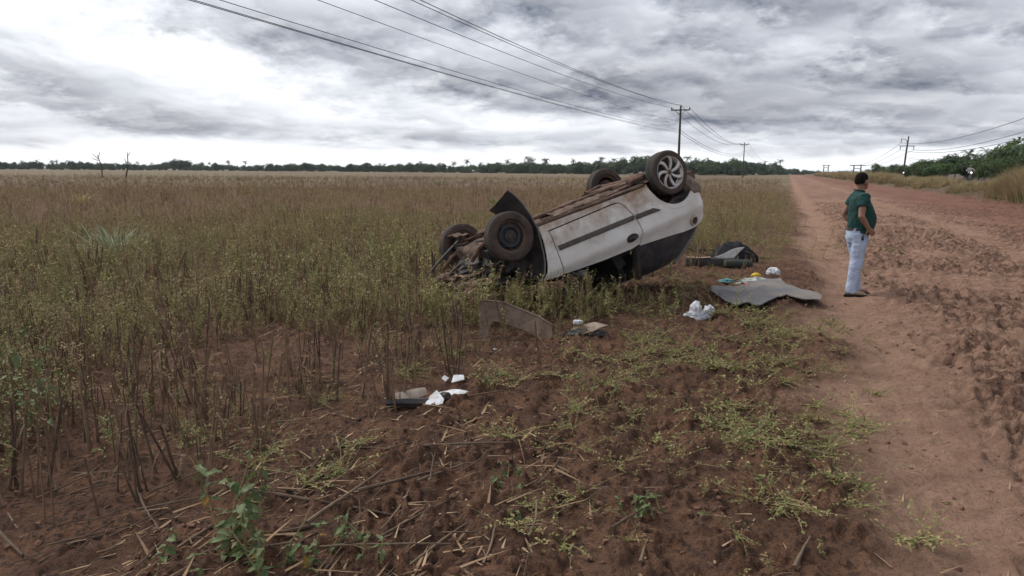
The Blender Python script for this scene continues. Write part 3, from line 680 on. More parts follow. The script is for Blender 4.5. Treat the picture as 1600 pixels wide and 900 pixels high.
# larger tree groups that stand out of the line
for px, H in ((60, 9), (120, 9.5), (205, 8.5), (278, 11), (287, 11.5), (297, 11), (480, 9), (640, 9), (575, 9)):
    D = treeline(px) * .95; plant_tree('tree', (px - 800) / FPX * D, D, H, 'taller rounded tree standing out of the far treeline', 'taller trees of the far treeline')
wood_lib = [link('wood_tree', b[1][1], hidden=True) for b in TREE] + [link('wood_palm', b[1][1], hidden=True) for b in PALM]
n_ = 3400; px_ = rng.uniform(-250, 1330, n_); D_ = np.array([treeline(p) for p in px_]) * (1.0 + .22 * rng.uniform(0, 1, n_)); x_ = (px_ - 800) / FPX * D_
lowf = np.arange(n_) < 900; hs = np.where(lowf, .6, 1.0) * np.where(px_ > 1210, .55, np.interp(px_, (0, 600, 850, 1000), (.74, .68, .78, .9))) * rng.uniform(.7, 1.18, n_) * (.82 + .5 * fbm(px_ * .018, px_ * 0, 3, 77))
scatter('far_wood', wood_lib, np.column_stack([x_, D_, np.where(lowf, -1.7, np.where(rng.uniform(0, 1, n_) < .7, -1.6, -.6))]), rng.uniform(0, 6.28, n_), np.zeros((n_, 2)), hs, rng.integers(0, len(wood_lib), n_), 'dark far wood of trees and palms along the horizon', 'far wood')
# a flat-topped tree and two lone palms above the line
UMB = []
h = 12.0; a, b = tree_meshes(h, 9, .5, 520, 10, .5, .6); UMB = [(h, [a.mesh('trunk', M_BARK, 60), b.mesh('crown', mat('foliage_pale', (.24, .25, .17), .85, col2=(.15, .16, .10), scale=.5, coords='World', trans=.1), 60)])]
D = 440; plant_tree('tree', (826 - 800) / FPX * D, D, 10.5, 'pale flat-topped tree standing alone above the far treeline', None, 'flat_topped_tree', UMB)
for px, D, H, lab in ((850, 440, 8.2, 'slim palm standing just beside the pale flat-topped tree'), (1212, 400, 8.0, 'tall palm near the low end of the far treeline'), (1100, 380, 7.6, 'tall palm behind the poles in the far treeline')):
    plant_tree('palm', (px - 800) / FPX * D, D, H, lab, None)
h = 5.0
BUSH = []
for i in range(5):
    h = rnd.uniform(4.5, 6.5); t = tree_meshes(h, h * rnd.uniform(.95, 1.3), .27, 3400, rnd.randrange(9, 13), .9, .12); BUSH.append((h, [t[0].mesh('trunk', M_BARK, 60), t[1].mesh('crown', M_CROWN[(1, 2, 0, 2, 1)[i]], 60)]))
for px, H, D in ((1112, 5.2, 350), (1105, 3.2, 340), (1020, 4, 390), (1180, 3, 340)):
    plant_tree('tree', (px - 800) / FPX * D, D, H, 'bright green bushy tree in front of the far palms', 'bright trees before the far palms', None, BUSH)
# grove beyond the main road on the right
GP = [(1362, 250, 8.6), (1378, 230, 6.6), (1392, 210, 7.0), (1408, 190, 6.0), (1425, 175, 8.0), (1440, 168, 8.8), (1452, 150, 6.0), (1466, 150, 7.2), (1482, 140, 7.6), (1497, 140, 6.0), (1510, 128, 6.9), (1528, 122, 6.4), (1545, 118, 7.4), (1562, 108, 8.4), (1578, 106, 9.2), (1596, 104, 9.6), (1612, 100, 8.6), (1640, 98, 8.0), (1500, 100, 4.2), (1540, 92, 4.3), (1470, 110, 4.0), (1580, 86, 4.8), (1430, 130, 4.0), (1400, 150, 4.2), (1615, 84, 4.8), (1385, 180, 4.6), (1350, 300, 5.5), (1560, 95, 4.6), (1450, 120, 4.0), (1520, 96, 4.2)]
for i, (px, D, H) in enumerate(GP):
    D_SINK = True; plant_tree('tree', (px - 800) / FPX * D, D, H * (.66 if H > 5 else .72), 'leafy green tree in the grove beyond the main road' if H > 5 else 'low leafy bush at the edge of the grove beyond the main road', 'grove trees beyond the main road' if H > 5 else 'grove bushes beyond the main road', None if H > 5 else 'leafy_bush', BUSH)
for px, D, H in ((1545, 104, 5.6), (1592, 96, 6.4), (1528, 112, 5.6), (1610, 92, 6.0), (1512, 120, 5.2), (1502, 135, 6.2)):
    plant_tree('palm', (px - 800) / FPX * D, D, H * .72, 'young palm with upright fronds in the grove beyond the main road', 'palms in the grove')

# ------------------------------------------------------------------ power lines
M_POLE = mat('pole_wood', (.075, .068, .064), .9, col2=(.045, .042, .042), scale=3, bump=.3)
M_WIRE = mat('wire', (.03, .03, .034), .6)
M_INS = mat('insulator', (.10, .09, .09), .4)
LD = Vector((.37, 1, 0)).normalized(); LP = Vector((LD.y, -LD.x, 0))
def pole(base, H, r, label, arm=2.6):
    e = empty('utility_pole', base); tag(e, label, 'utility pole')
    MB().tube([(0, 0, -.3), (0, 0, H * .5), (0, 0, H)], [r * 1.25, r, r * .75], 8).build('post', M_POLE, e)
    ang = math.atan2(LP.y, LP.x); rot = Matrix.Rotation(ang, 3, 'Z')
    MB().box((0, 0, H - .5), (arm, .14, .16), rot).build('crossarm', M_POLE, e)
    for s in (-1, 1):
        q = LP * (s * arm * .47); MB().tube([(q.x, q.y, H - .42), (q.x, q.y, H - .30), (q.x, q.y, H - .12)], [.05, .09, .05], 6).build('insulator', M_INS, e)
        p0, p1 = LP * (s * arm * .3), Vector((0, 0, H - 1.15)); MB().tube([(p0.x, p0.y, H - .55), p1], .03, 4).build('brace', M_POLE, e)
    MB().tube([(0, 0, H), (0, 0, H + .22)], [.05, .06], 6).build('insulator', M_INS, e)
    return e
D1 = 104.; P1 = Vector(((1052 - 800) / FPX * D1 * 1.012, D1, 0)); H1 = at_depth(1051, 166, D1).z
P2 = Vector(((1151 - 800) / FPX * 236 * 1.012, 236, 0)); H2 = at_depth(1151, 223, 236).z
P3 = Vector(((1184.5 - 800) / FPX * 420 * 1.012, 420, 0)); H3 = at_depth(1184, 251, 420).z
P4 = Vector(((1197.5 - 800) / FPX * 560 * 1.012, 560, 0)); H4 = at_depth(1197, 257, 560).z
pole(P1, H1, .17, 'tall dark wooden utility pole rising behind the overturned car'); pole(P2, H2, .16, 'dark utility pole standing in front of the green far trees', 2.8)
pole(P3, H3, .16, 'small far utility pole next after the pole by the green trees', 2.8); pole(P4, H4, .16, 'faintest far utility pole at the end of the field line', 2.8)
LD = (P2 - P1).normalized(); LP = Vector((LD.y, -LD.x, 0)); P0 = P1 - LD * 150
def wire(A, B, sag, label, r=.022, n=28, group=None):
    pts = [A.lerp(B, i / n) - Vector((0, 0, 4 * sag * (i / n) * (1 - i / n))) for i in range(n + 1)]
    return tag(MB().tube(pts, r, 5).build('power_wire', M_WIRE), label, 'wire', group)
def wire_through(off, za, px, label, r=.016):           # near span: sag set so that the wire passes overhead where the photograph shows it
    A = P1 + LP * off + Vector((0, 0, za)); B = P0 + LP * off + Vector((0, 0, za)); d = ray(px, 0)
    # plan intersection of the wire with the sight line
    u = B - A; den = u.x * d.y - u.y * d.x; t = (-A.x * d.y + A.y * d.x) / den; p = A + u * t; s = p.y / d.y; z = CAM_H + d.z * s
    return wire(A, B, (za - z) / (4 * t * (1 - t)), label, r, 60, 'near span wires of the field line')
for off, za, px in ((-1.2, H1 - .15, 586), (.0, H1 + .15, 643), (1.2, H1 - .15, 657)): wire_through(off, za, px, 'upper power wire sweeping overhead from the tall pole behind the car')
wire_through(-.2, at_depth(1051, 190, D1).z, 497, 'single middle wire sweeping overhead from the tall pole behind the car', .012)
for off, yy, px in ((-.25, 202, 344), (-.2, 205, 303), (.2, 208, 296)): wire_through(off, at_depth(1051, yy, D1).z, px, 'lower cable of the bundle sweeping overhead from the tall pole behind the car', .012)
for off in (-1.2, 0, 1.2):
    z = -.15 if off else .15
    wire(P1 + LP * off + Vector((0, 0, H1 + z)), P2 + LP * off + Vector((0, 0, H2 + z)), 2.2, 'power wire running on from the tall pole towards the green trees', .03, group='second span wires')
    wire(P2 + LP * off + Vector((0, 0, H2 + z)), P3 + LP * off + Vector((0, 0, H3 + z)), 2.0, 'far power wire beyond the pole by the green trees', .03, group='third span wires')
for yy, y2 in ((203, 237), (207, 240)):
    wire(P1 + Vector((0, 0, at_depth(1051, yy, D1).z)), P2 + Vector((0, 0, at_depth(1151, y2, 236).z)), 1.8, 'lower cable running on from the tall pole towards the green trees', .03, group='second span cables')
# line along the main road
DR = 150.; PR = Vector((at_depth(1411, 270, DR).x, DR, .75)); HR = at_depth(1415, 213, DR).z - .75
e = empty('utility_pole', PR); tag(e, 'dark two-armed utility pole standing beside the main road', 'utility pole')
RD = Vector((.37, 1, 0)).normalized(); RP = Vector((RD.y, -RD.x, 0))
MB().tube([(0, 0, -.5), (.25, 0, HR * .6), (.5, 0, HR)], [.2, .17, .12], 8).build('post', M_POLE, e)
MB().tube([(-.9, 0, HR - .55), (-.1, 0, HR - .55), (.38, 0, HR - 1.3)], .06, 5).build('upper_arm', M_POLE, e)
MB().box((.35, 0, HR - 1.9), (2.9, .14, .14)).build('crossarm', M_POLE, e)
for x, z in ((-.9, -.55), (-1.0, -1.9), (1.7, -1.9)): MB().tube([(x, 0, HR + z + .05), (x, 0, HR + z - .75)], [.07, .06], 6).build('insulator', M_INS, e)
PN = PR - RD * 110
for x, z, py in ((-.9, -1.3, 185), (1.7, -2.65, 206), (-1.0, -2.65, 216), (.4, -4.2, 231)):
    A = PR + Vector((x, 0, HR + z)); B = PN + Vector((x, 0, HR + z)); d = ray(1600, py); u = B - A; den = u.x * d.y - u.y * d.x; t = (-A.x * d.y + A.y * d.x) / den; p = A + u * t; zz = CAM_H + d.z * p.y / d.y
    # tilt the span so that it climbs to the next pole as seen
    B.z = A.z + (zz - A.z + 4 * 1.6 * t * (1 - t)) / t
    wire(A, B, 1.6, 'power wire slanting up over the grove from the two-armed pole', .028, 30, 'wires over the grove')
HP = []
for px0, px1, pa0, pa1, top, D, lab in ((1287.5, 1294.5, 1284.5, 1297, 258, 420, 'pale narrow twin-post power frame at the end of the track'), (1334.5, 1345.5, 1327.5, 1351, 258, 300, 'wide twin-post power frame behind the head of the standing man')):
    a, b = at_depth(px0, top, D), at_depth(px1, top, D); e = empty('power_tower', ((a.x + b.x) / 2, D, .3)); tag(e, lab, 'power tower'); w = (b.x - a.x) / 2; H = a.z - .3; aw = (pa1 - pa0) / FPX * D
    for s in (-1, 1): MB().tube([(s * w, 0, -.5), (s * w, 0, H)], [.28, .22], 7).build('post', M_POLE, e)
    MB().box((0, 0, H - .1), (aw, .3, .32)).build('crossarm', M_POLE, e); MB().box((0, 0, H - 1.3), (2 * w, .2, .22)).build('crossbar', M_POLE, e); HP.append(Vector((e.location.x, D, a.z)))
wire(PR + Vector((-.9, 0, HR - 1.3)), HP[1] + Vector((-2, 0, 0)), 1.4, 'wire from the two-armed pole down to the wide power tower', .035, group='wires between pole and frames')
wire(PR + Vector((-1, 0, HR - 2.65)), HP[1] + Vector((0, 0, 0)), 1.2, 'wire from the two-armed pole down to the wide power tower', .035, group='wires between pole and frames')
wire(PR + Vector((1.7, 0, HR - 2.65)), HP[1] + Vector((2, 0, 0)), 1.2, 'wire from the two-armed pole down to the wide power tower', .035, group='wires between pole and frames')

# moist air: far trees pale towards blue-grey
hz = MB(); hz.box((0, 0, 6.0), (12600, 12600, 15.0)); hzo = hz.build('haze', [], smooth=None)
hm = bpy.data.materials.new('haze'); hm.use_nodes = True; hm.node_tree.nodes.clear()
_o = hm.node_tree.nodes.new('ShaderNodeOutputMaterial'); _v = hm.node_tree.nodes.new('ShaderNodeVolumePrincipled'); hm.node_tree.links.new(_v.outputs[0], _o.inputs['Volume'])
_v.inputs['Color'].default_value = (.80, .88, 1.0, 1); _v.inputs['Density'].default_value = .0001
hzo.data.materials.append(hm); tag(hzo, 'thin pale haze in the moist air over the field', 'haze', kind='stuff')
# ------------------------------------------------------------------ overturned car
def paint_mat():
    m = mat('dusty_white_paint', (.66, .645, .62), .42, col2=(.53, .50, .46), scale=3.0, spec=.5, mixr=(.35, .7))
    nt = m.node_tree; N = nt.nodes.new; L = nt.links.new; b = nt.nodes['Principled BSDF']; old = b.inputs['Base Color'].links[0].from_socket
    tc = N('ShaderNodeTexCoord'); sp = N('ShaderNodeSeparateXYZ'); L(tc.outputs['Object'], sp.inputs[0])
    def noise(s, d, dist=0):
        t = N('ShaderNodeTexNoise'); L(tc.outputs['Object'], t.inputs['Vector']); t.inputs['Scale'].default_value = s; t.inputs['Detail'].default_value = d; t.inputs['Roughness'].default_value = .7; t.inputs['Distortion'].default_value = dist; return t.outputs['Fac']
    # road mud thrown up from the wheels: thick along the sill, fading towards the windows
    zr = N('ShaderNodeMapRange'); L(sp.outputs[2], zr.inputs[0]); zr.inputs[1].default_value = .98; zr.inputs[2].default_value = .27; zr.inputs[3].default_value = -.28; zr.inputs[4].default_value = .30
    a = N('ShaderNodeMath'); a.operation = 'ADD'; L(noise(4.5, 8, .3), a.inputs[0]); L(zr.outputs[0], a.inputs[1])
    f = N('ShaderNodeMapRange'); L(a.outputs[0], f.inputs[0]); f.inputs[1].default_value = .47; f.inputs[2].default_value = .86
    mx = N('ShaderNodeMix'); mx.data_type = 'RGBA'; L(f.outputs[0], mx.inputs['Factor']); L(old, mx.inputs['A']); mx.inputs['B'].default_value = (.27, .17, .105, 1)
    s = N('ShaderNodeMapRange'); L(noise(38, 3), s.inputs[0]); s.inputs[1].default_value = .66; s.inputs[2].default_value = .70
    s2 = N('ShaderNodeMath'); s2.operation = 'MULTIPLY'; L(s.outputs[0], s2.inputs[0]); L(f.outputs[0], s2.inputs[1])
    mx2 = N('ShaderNodeMix'); mx2.data_type = 'RGBA'; L(s2.outputs[0], mx2.inputs['Factor']); L(mx.outputs['Result'], mx2.inputs['A']); mx2.inputs['B'].default_value = (.10, .06, .04, 1)
    L(mx2.outputs['Result'], b.inputs['Base Color'])
    rr = N('ShaderNodeMapRange'); L(f.outputs[0], rr.inputs[0]); rr.inputs[3].default_value = .36; rr.inputs[4].default_value = .9; L(rr.outputs[0], b.inputs['Roughness'])
    return m
C_PAINT = paint_mat()
C_UNDER = mat('muddy_underbody', (.145, .094, .068), .95, col2=(.058, .041, .033), scale=7, bump=.8, bscale=18)
C_RUST = mat('rusty_steel', (.135, .075, .052), .9, col2=(.055, .036, .030), scale=11, bump=.6, bscale=30)
C_BLACK = mat('black_plastic', (.026, .025, .027), .6, col2=(.055, .046, .040), scale=6, bump=.15)
C_DUSTBLK = mat('dusty_black_panel', (.017, .019, .026), .45, col2=(.085, .068, .056), scale=6, spec=.4, detail=9, mixr=(.45, .75))
C_MOULD = mat('dusty_moulding', (.095, .082, .072), .8, col2=(.065, .055, .05), scale=9)
C_RUB = mat('muddy_rubber', (.085, .060, .048), .95, col2=(.045, .038, .036), scale=7, bump=.6, bscale=40)
C_TREAD = mat('worn_rubber', (.045, .043, .044), .9, col2=(.075, .056, .045), scale=6, bump=.3)
C_STEEL = mat('black_steel_rim', (.026, .029, .038), .5, col2=(.055, .045, .042), scale=9, metal=.3)
C_RIM = mat('muddy_rim_lip', (.14, .08, .055), .8, col2=(.065, .042, .034), scale=9)
C_ALLOY = mat('machined_alloy', (.56, .55, .55), .38, col2=(.34, .28, .24), scale=8, metal=.5)
C_ALLOYD = mat('dark_alloy', (.045, .04, .04), .6, col2=(.09, .06, .045), scale=8)
C_GREY = mat('bare_grey', (.15, .145, .14), .6, col2=(.12, .10, .09), scale=8)
C_CLOTH = mat('dark_seat_cloth', (.022, .022, .024), .95, col2=(.035, .033, .032), scale=9)

WB = 2.443
SZ = ((.26, .28, .32, .38, .46, .58, .66, .76, .83, .865, .90, .96, 1.0, 1.10, 1.25, 1.36, 1.43), (.712, .732, .752, .762, .790, .800, .806, .810, .814, .810, .782, .752, .738, .704, .640, .585, .535))
PX = ((-1.84, -1.80, -1.74, -1.66, -1.55, -1.42, -1.25, -1.0, 1.1, 1.35, 1.6, 1.85), (.30, .56, .74, .845, .915, .955, .983, 1.0, 1.0, .97, .86, .55))
def half_w(x, z): return float(np.interp(z, *SZ) * np.interp(x, *PX))
def inside(p, poly):
    c = False; j = len(poly) - 1
    for i in range(len(poly)):
        a, b = poly[i], poly[j]
        if (a[1] > p[1]) != (b[1] > p[1]) and p[0] < (b[0] - a[0]) * (p[1] - a[1]) / (b[1] - a[1]) + a[0]: c = not c
        j = i
    return c
def densify(poly, step):
    o = []
    for i, a in enumerate(poly):
        b = poly[(i + 1) % len(poly)]; n = max(1, int(math.hypot(b[0] - a[0], b[1] - a[1]) / step))
        o += [(a[0] + (b[0] - a[0]) * k / n, a[1] + (b[1] - a[1]) * k / n) for k in range(n)]
    return o
def sheet(poly, fn, step=.04, thick=.02, inward=None, m=0, m_in=None, mb=None):
    """a panel: outline in 2-D filled with small triangles, laid on the surface fn(a, b), given real thickness"""
    P = densify(poly, step); n = len(P); xs = [p[0] for p in P]; ys = [p[1] for p in P]; vs_ = [Vector(p) for p in P]
    a = min(xs) + step * .6
    while a < max(xs):
        b = min(ys) + step * .6
        while b < max(ys):
            if inside((a, b), P) and min((a - p[0]) ** 2 + (b - p[1]) ** 2 for p in P) > (step * .45) ** 2: vs_.append(Vector((a, b)))
            b += step
        a += step
    V2, E2, F2, *_ = delaunay_2d_cdt(vs_, [], [list(range(n))], 1, 1e-5)
    A = [Vector(fn(p.x, p.y)) for p in V2]; mb = mb or MB(); N0 = [Vector() for _ in A]
    for f in F2:
        nn = (A[f[1]] - A[f[0]]).cross(A[f[2]] - A[f[0]])
        for i in f: N0[i] += nn
    ref = Vector(inward) if inward else None
    B = []
    for p, q in zip(A, N0):
        q = q.normalized() if q.length > 0 else Vector((0, 0, 1))
        if ref is not None and q.dot(ref) < 0: q = -q
        elif ref is None: q = -q
        B.append(p + q * thick)
    k = len(A); mb.add(A + B, [], 0); o = len(mb.v) - 2 * k
    cnt = {}
    for f in F2:
        mb.f.append(tuple(o + i for i in f)); mb.m.append(m); mb.f.append(tuple(o + k + i for i in reversed(f))); mb.m.append(m if m_in is None else m_in)
        for i in range(len(f)):
            e = (f[i], f[(i + 1) % len(f)]); cnt[tuple(sorted(e))] = cnt.get(tuple(sorted(e)), []) + [e]
    for e in cnt.values():
        if len(e) == 1: a, b = e[0]; mb.f.append((o + b, o + a, o + k + a, o + k + b)); mb.m.append(m)
    return mb

def build_car():
    car = empty('overturned_car'); tag(car, 'white hatchback lying upside down on its roof in the weeds', 'car')
    side_fn = lambda s, off=0.0: (lambda x, z: (x, s * (half_w(x, z) + off + .005 * mnoise.noise(Vector((x * 3.1, z * 3.7, s * 2.0))) + .0025 * mnoise.noise(Vector((x * 9, z * 9, s * 5.0)))), z))
    door_b = [(.735, .395), (.15, .392), (-.22, .388), (-.30, .392), (-.345, .42), (-.39, .50), (-.445, .61), (-.485, .73), (-.495, .85), (-.45, .975)]
    belt = [(-.33, .992), (.14, .978), (.45, .955), (.735, .93)]
    arch = [(-1.2215 + .405 * math.cos(a), .285 + .405 * math.sin(a)) for a in np.radians(np.linspace(4, 128, 22))]
    quarter = [(.80, .30), (.30, .31), (-.30, .325), (-.80, .33)] + arch + [(-1.52, .66), (-1.70, .665), (-1.775, .70), (-1.79, .80), (-1.775, .90), (-1.71, .985), (-1.60, 1.045), (-1.42, 1.085), (-1.2, 1.075), (-1.0, 1.05), (-.7, 1.02), (-.452, .998)]
    quarter += [(x - .012, z - .004) for x, z in reversed(door_b[4:])] + [(-.305, .378), (-.22, .374), (.15, .378), (.735, .381), (.80, .381)]
    fender = [(.80, .381), (.748, .385), (.748, .93), (.80, .935), (.93, .915), (1.02, .905), (.955, .83), (.915, .74), (.885, .62), (.865, .50), (.85, .40), (.845, .30), (.80, .30)]
    for s in (-1, 1):
        inw = (0, -s, 0)
        sheet(quarter, side_fn(s), .045, .018, inw, 0, 1).build('side_panel', [C_PAINT, C_BLACK], car, 35)
        fe = sheet(fender, side_fn(s), .045, .018, inw, 0, 1).build('front_wing', [C_PAINT, C_BLACK], car, 35)
        d = sheet(door_b + belt, side_fn(s, -.001), .045, .03, inw, 0, 1).build('door', [C_PAINT, C_BLACK], car, 35)
        # handle recess with lever
        hx, hz = -.325, .858; y0 = half_w(hx, hz)
        MB().add([(hx, s * (y0 + .004), hz)] + [(hx + .092 * math.cos(a), s * (half_w(hx, hz + .052 * math.sin(a)) + .004), hz + .052 * math.sin(a)) for a in np.linspace(0, 2 * PI, 24, endpoint=False)], [(0, i + 1, (i + 1) % 24 + 1) for i in range(24)]).build('handle_recess', C_BLACK, d)
        MB().tube([(hx + .075, s * (y0 + .010), hz + .005), (hx + .03, s * (y0 + .028), hz - .006), (hx - .04, s * (y0 + .028), hz + .004), (hx - .075, s * (y0 + .010), hz + .015)], [.012, .015, .015, .011], 8).build('handle', C_DUSTBLK, d)
        # protective moulding in two lengths
        for nm, par, x0, x1 in (('moulding', d, .715, -.435), ('moulding', car, -.47, -.86)):
            rings = []
            for x in np.linspace(x0, x1, 18):
                zl, zh = .585 + (.02 * (x0 - x)) * .6, .648 + .02 * (x0 - x) * .6
                if nm == 'moulding' and par is car: zl, zh = .605 + .03 * (x0 - x), .668 + .03 * (x0 - x)
                if par is car and x < x1 + .09: zl += .045 * (1 - (x - x1) / .09)
                q = [(zl, 0), (zl + .008, .016), ((zl + zh) / 2, .020), (zh - .008, .016), (zh, 0)]
                rings.append([(x, s * (half_w(x, z) + o), z) for z, o in q])
            MB().loft(rings, closed=False).build(nm, C_MOULD, par)
        # pressed crease beside the wheel arch lip
        MB().tube([(-1.2215 + .455 * math.cos(a), s * half_w(-1.2215 + .455 * math.cos(a), .285 + .455 * math.sin(a)), .285 + .455 * math.sin(a)) for a in np.radians(np.linspace(62, 128, 14))], [.004] + [.009] * 12 + [.004], 6, squash=.6).build('arch_crease', C_PAINT, car)
        # wheel-arch lining
        rings = []
        for a in np.radians(np.linspace(-5, 150, 20)):
            x, z = -1.2215 + .40 * math.cos(a), .285 + .40 * math.sin(a); rings.append([(x, s * (half_w(x, max(z, .3)) - .012), z), (x, s * .46, z)])
        MB().loft(rings, closed=False).build('arch_lining', C_BLACK, car)
        # round filler opening near the rear
        fx, fz = -1.40, .985; y0 = half_w(fx, fz); P0_ = Vector((fx, s * y0, fz)); tx = Vector((fx + .03, s * half_w(fx + .03, fz), fz)) - P0_; tz = Vector((fx, s * half_w(fx, fz + .03), fz + .03)) - P0_; nn = tx.cross(tz).normalized(); nn = nn if nn.y * s > 0 else -nn
        op = MB().lathe([(.0, .004), (.040, .004), (.046, .012)], 22).build('round_opening', C_BLACK, car, loc=P0_ + nn * .012, rot=Vector((0, 1, 0)).rotation_difference(nn).to_euler()); MB().lathe([(.046, .012), (.052, .018), (.064, .014), (.072, -.012)], 22).build('opening_rim', C_PAINT, op)
        # quarter glass / pillar, black and dusty
        qg = [(-.36, 1.0), (-.40, 1.20), (-.44, 1.40), (-.66, 1.425), (-.95, 1.415), (-1.12, 1.35), (-1.30, 1.22), (-1.46, 1.095), (-1.2, 1.085), (-1.0, 1.06), (-.7, 1.03)]
        sheet(qg, side_fn(s, -.010), .05, .02, inw).build('quarter_window', C_DUSTBLK, car, 35)
        MB().tube([(-1.50, s * .60, 1.09), (-1.36, s * .585, 1.22), (-1.20, s * .555, 1.34), (-1.05, s * .52, 1.43)], [.030, .034, .034, .02], 8).build('tailgate_edge', C_GREY, car)
        MB().tube([(.74, s * .70, .96), (.52, s * .62, 1.20), (.30, s * .54, 1.40)], .035, 7).build('windscreen_pillar', C_BLACK, car)
        MB().tube([(-.38, s * .72, 1.0), (-.40, s * .56, 1.41)], .05, 7).build('centre_pillar', C_BLACK, car)
        mi = MB(); mi.ball((.58, s * .90, 1.02), (.065, .115, .075), 12, 8); mi.tube([(.62, s * .74, .97), (.60, s * .85, 1.0)], .025, 6); mi.build('mirror', C_BLACK, car)
    # roof, bonnet, rear
    rings = []
    for x in np.linspace(.36, -1.14, 16):
        zt = 1.445 - .05 * ((x + .35) / .75) ** 2; rings.append([(x, y, zt - .055 * (y / .53) ** 2 + .02 * mnoise.noise(Vector((x * 3, y * 3, 1)))) for y in np.linspace(-.545, .545, 13)])
    MB().loft(rings, closed=False).build('roof', C_PAINT, car)
    MB().loft([[(x, y, z - .045) for x, y, z in r] for r in rings], closed=False).build('headlining', C_CLOTH, car)
    rings = []
    for x in np.linspace(.80, 1.62, 14):
        rings.append([(x + .05 * mnoise.noise(Vector((y * 2, x * 2, 3))), y, .92 - .10 * (x - .8) + .09 * mnoise.noise(Vector((x * 3.5, y * 3, 7))) - .05 * (y / .7) ** 2) for y in np.linspace(-.68, .68, 15)])
    MB().loft(rings, closed=False).build('bonnet', C_UNDER, car)
    rings = []
    for z, x in ((.42, -1.70), (.55, -1.83), (.68, -1.84), (.72, -1.80), (.90, -1.79), (1.0, -1.70), (1.08, -1.58)):
        w = half_w(max(x, -1.70), z) * .985; rings.append([(x + .10 * (abs(y) / w) ** 3, y, z) for y in np.linspace(-w, w, 15)])
    MB().loft(rings, closed=False).build('tailgate', C_PAINT, car)
    # unpainted bumper wrapping the rear corners
    rings = []
    for t in np.linspace(-1, 1, 27):
        y = .735 * math.sin(t * PI / 2) if abs(t) < .999 else .735 * t; x = -1.53 - .32 * math.cos(t * PI / 2) ** .6 if abs(t) < .999 else -1.50
        nx, ny = (x + .9), y; l = math.hypot(nx, ny); nx, ny = nx / l, ny / l
        rings.append([(x + nx * o, y + ny * o, z) for o, z in ((-.17, .42), (-.14, .40), (-.075, .45), (-.015, .55), (.005, .62), (.0, .66), (-.03, .672))])
    MB().loft(rings).build('rear_bumper', mat('muddy_bumper', (.17, .13, .105), .85, col2=(.10, .07, .055), scale=6), car)
    # floor seen from below
    rings = []
    for x in np.linspace(.98, -1.0, 34):
        row = []
        for y in np.linspace(-.70, .70, 31):
            z = .285 + .05 * math.exp(-((y / .13) ** 2)) - (.028 if abs(abs(y) - .45) < .05 else 0) - (.02 if int(round((x + 1) * 5)) % 3 == 0 else 0) + .02 * mnoise.noise(Vector((x * 6, y * 6, 2)))
            if abs(y) > .60: z = .292
            row.append((x, y, z))
        rings.append(row)
    MB().loft(rings, closed=False).build('floor_pan', C_UNDER, car)
    for s in (-1, 1): MB().tube([(.84, s * .715, .283), (.3, s * .718, .290), (-.3, s * .72, .303), (-.80, s * .72, .310)], .012, 6, squash=1.5).build('sill_flange', C_UNDER, car)
    MB().box((-1.0, 0, .30), (.5, .9, .14)).build('fuel_tank', C_UNDER, car)
    for y in (-.58, -.55, .56): MB().tube([(.9, y, .278), (.3, y + .01, .274), (-.4, y - .01, .276), (-.9, y * .9, .262)], .007, 5).build('brake_line', C_RUST, car)
    for x, y in ((.55, -.5), (.1, -.52), (-.35, -.5), (-.62, -.55), (.3, .5), (-.3, .5)): MB().box((x, y, .272), (.16, .07, .03), Matrix.Rotation(rnd.uniform(-.2, .2), 3, 'Z')).build('floor_bracket', C_RUST, car)
    sheet([(.30, -.2), (.30, .16), (-.55, .14), (-.6, -.18)], lambda a, b: (a, b, .272 - .03 * math.cos(b * 9) + .006 * math.sin(a * 40)), .06, .004, (0, 0, 1)).build('heat_shield', C_UNDER, car)
    MB().box((-1.60, 0, .45), (.42, 1.05, .12)).build('boot_floor', C_UNDER, car)
    MB().tube([(.9, -.05, .25), (.4, -.05, .245), (-.4, -.05, .245), (-.75, -.1, .24), (-1.05, -.3, .25), (-1.35, -.30, .26)], .024, 8).build('exhaust_pipe', C_RUST, car)
    MB().tube([(-1.38, -.55, .28), (-1.42, -.5, .28), (-1.42, .35, .28), (-1.38, .4, .28)], [.06, .095, .095, .06], 10, squash=.75).build('silencer', C_RUST, car)
    # trailing rear axle
    ax = MB(); ax.tube([(-1.12, -.62, .27), (-1.06, -.5, .25), (-1.05, .5, .25), (-1.12, .62, .27)], .045, 8)
    for s in (-1, 1): ax.tube([(-.74, s * .50, .24), (-1.0, s * .54, .22), (-1.2215, s * .60, .27)], [.04, .038, .05], 7); ax.tube([(-1.2215, s * .52, .28), (-1.2215, s * .72, .28)], .07, 10)
    ax.build('rear_axle', C_RUST, car)
    for s in (-1, 1):
        MB().tube([(-1.15 + .055 * math.cos(t), s * .50 + .055 * math.sin(t), .26 + .035 * t / 6.28 * 2) for t in np.linspace(0, 6.28 * 4, 50)], .008, 5).build('rear_spring', C_RUST, car)
        MB().tube([(-1.30, s * .56, .26), (-1.33, s * .55, .62)], [.028, .022], 7).build('shock_absorber', C_BLACK, car)
    # front running gear
    sf = MB(); sf.tube([(1.05, -.42, .20), (1.0, -.2, .19), (1.0, .2, .19), (1.05, .42, .20)], .05, 7, squash=.6); sf.tube([(1.0, -.32, .22), (1.3, -.36, .25), (1.5, -.38, .32), (1.62, -.36, .42)], .026, 6); sf.tube([(1.0, .32, .22), (1.3, .36, .25), (1.52, .40, .36), (1.68, .44, .46)], .026, 6)
    sf.build('subframe', C_RUST, car)
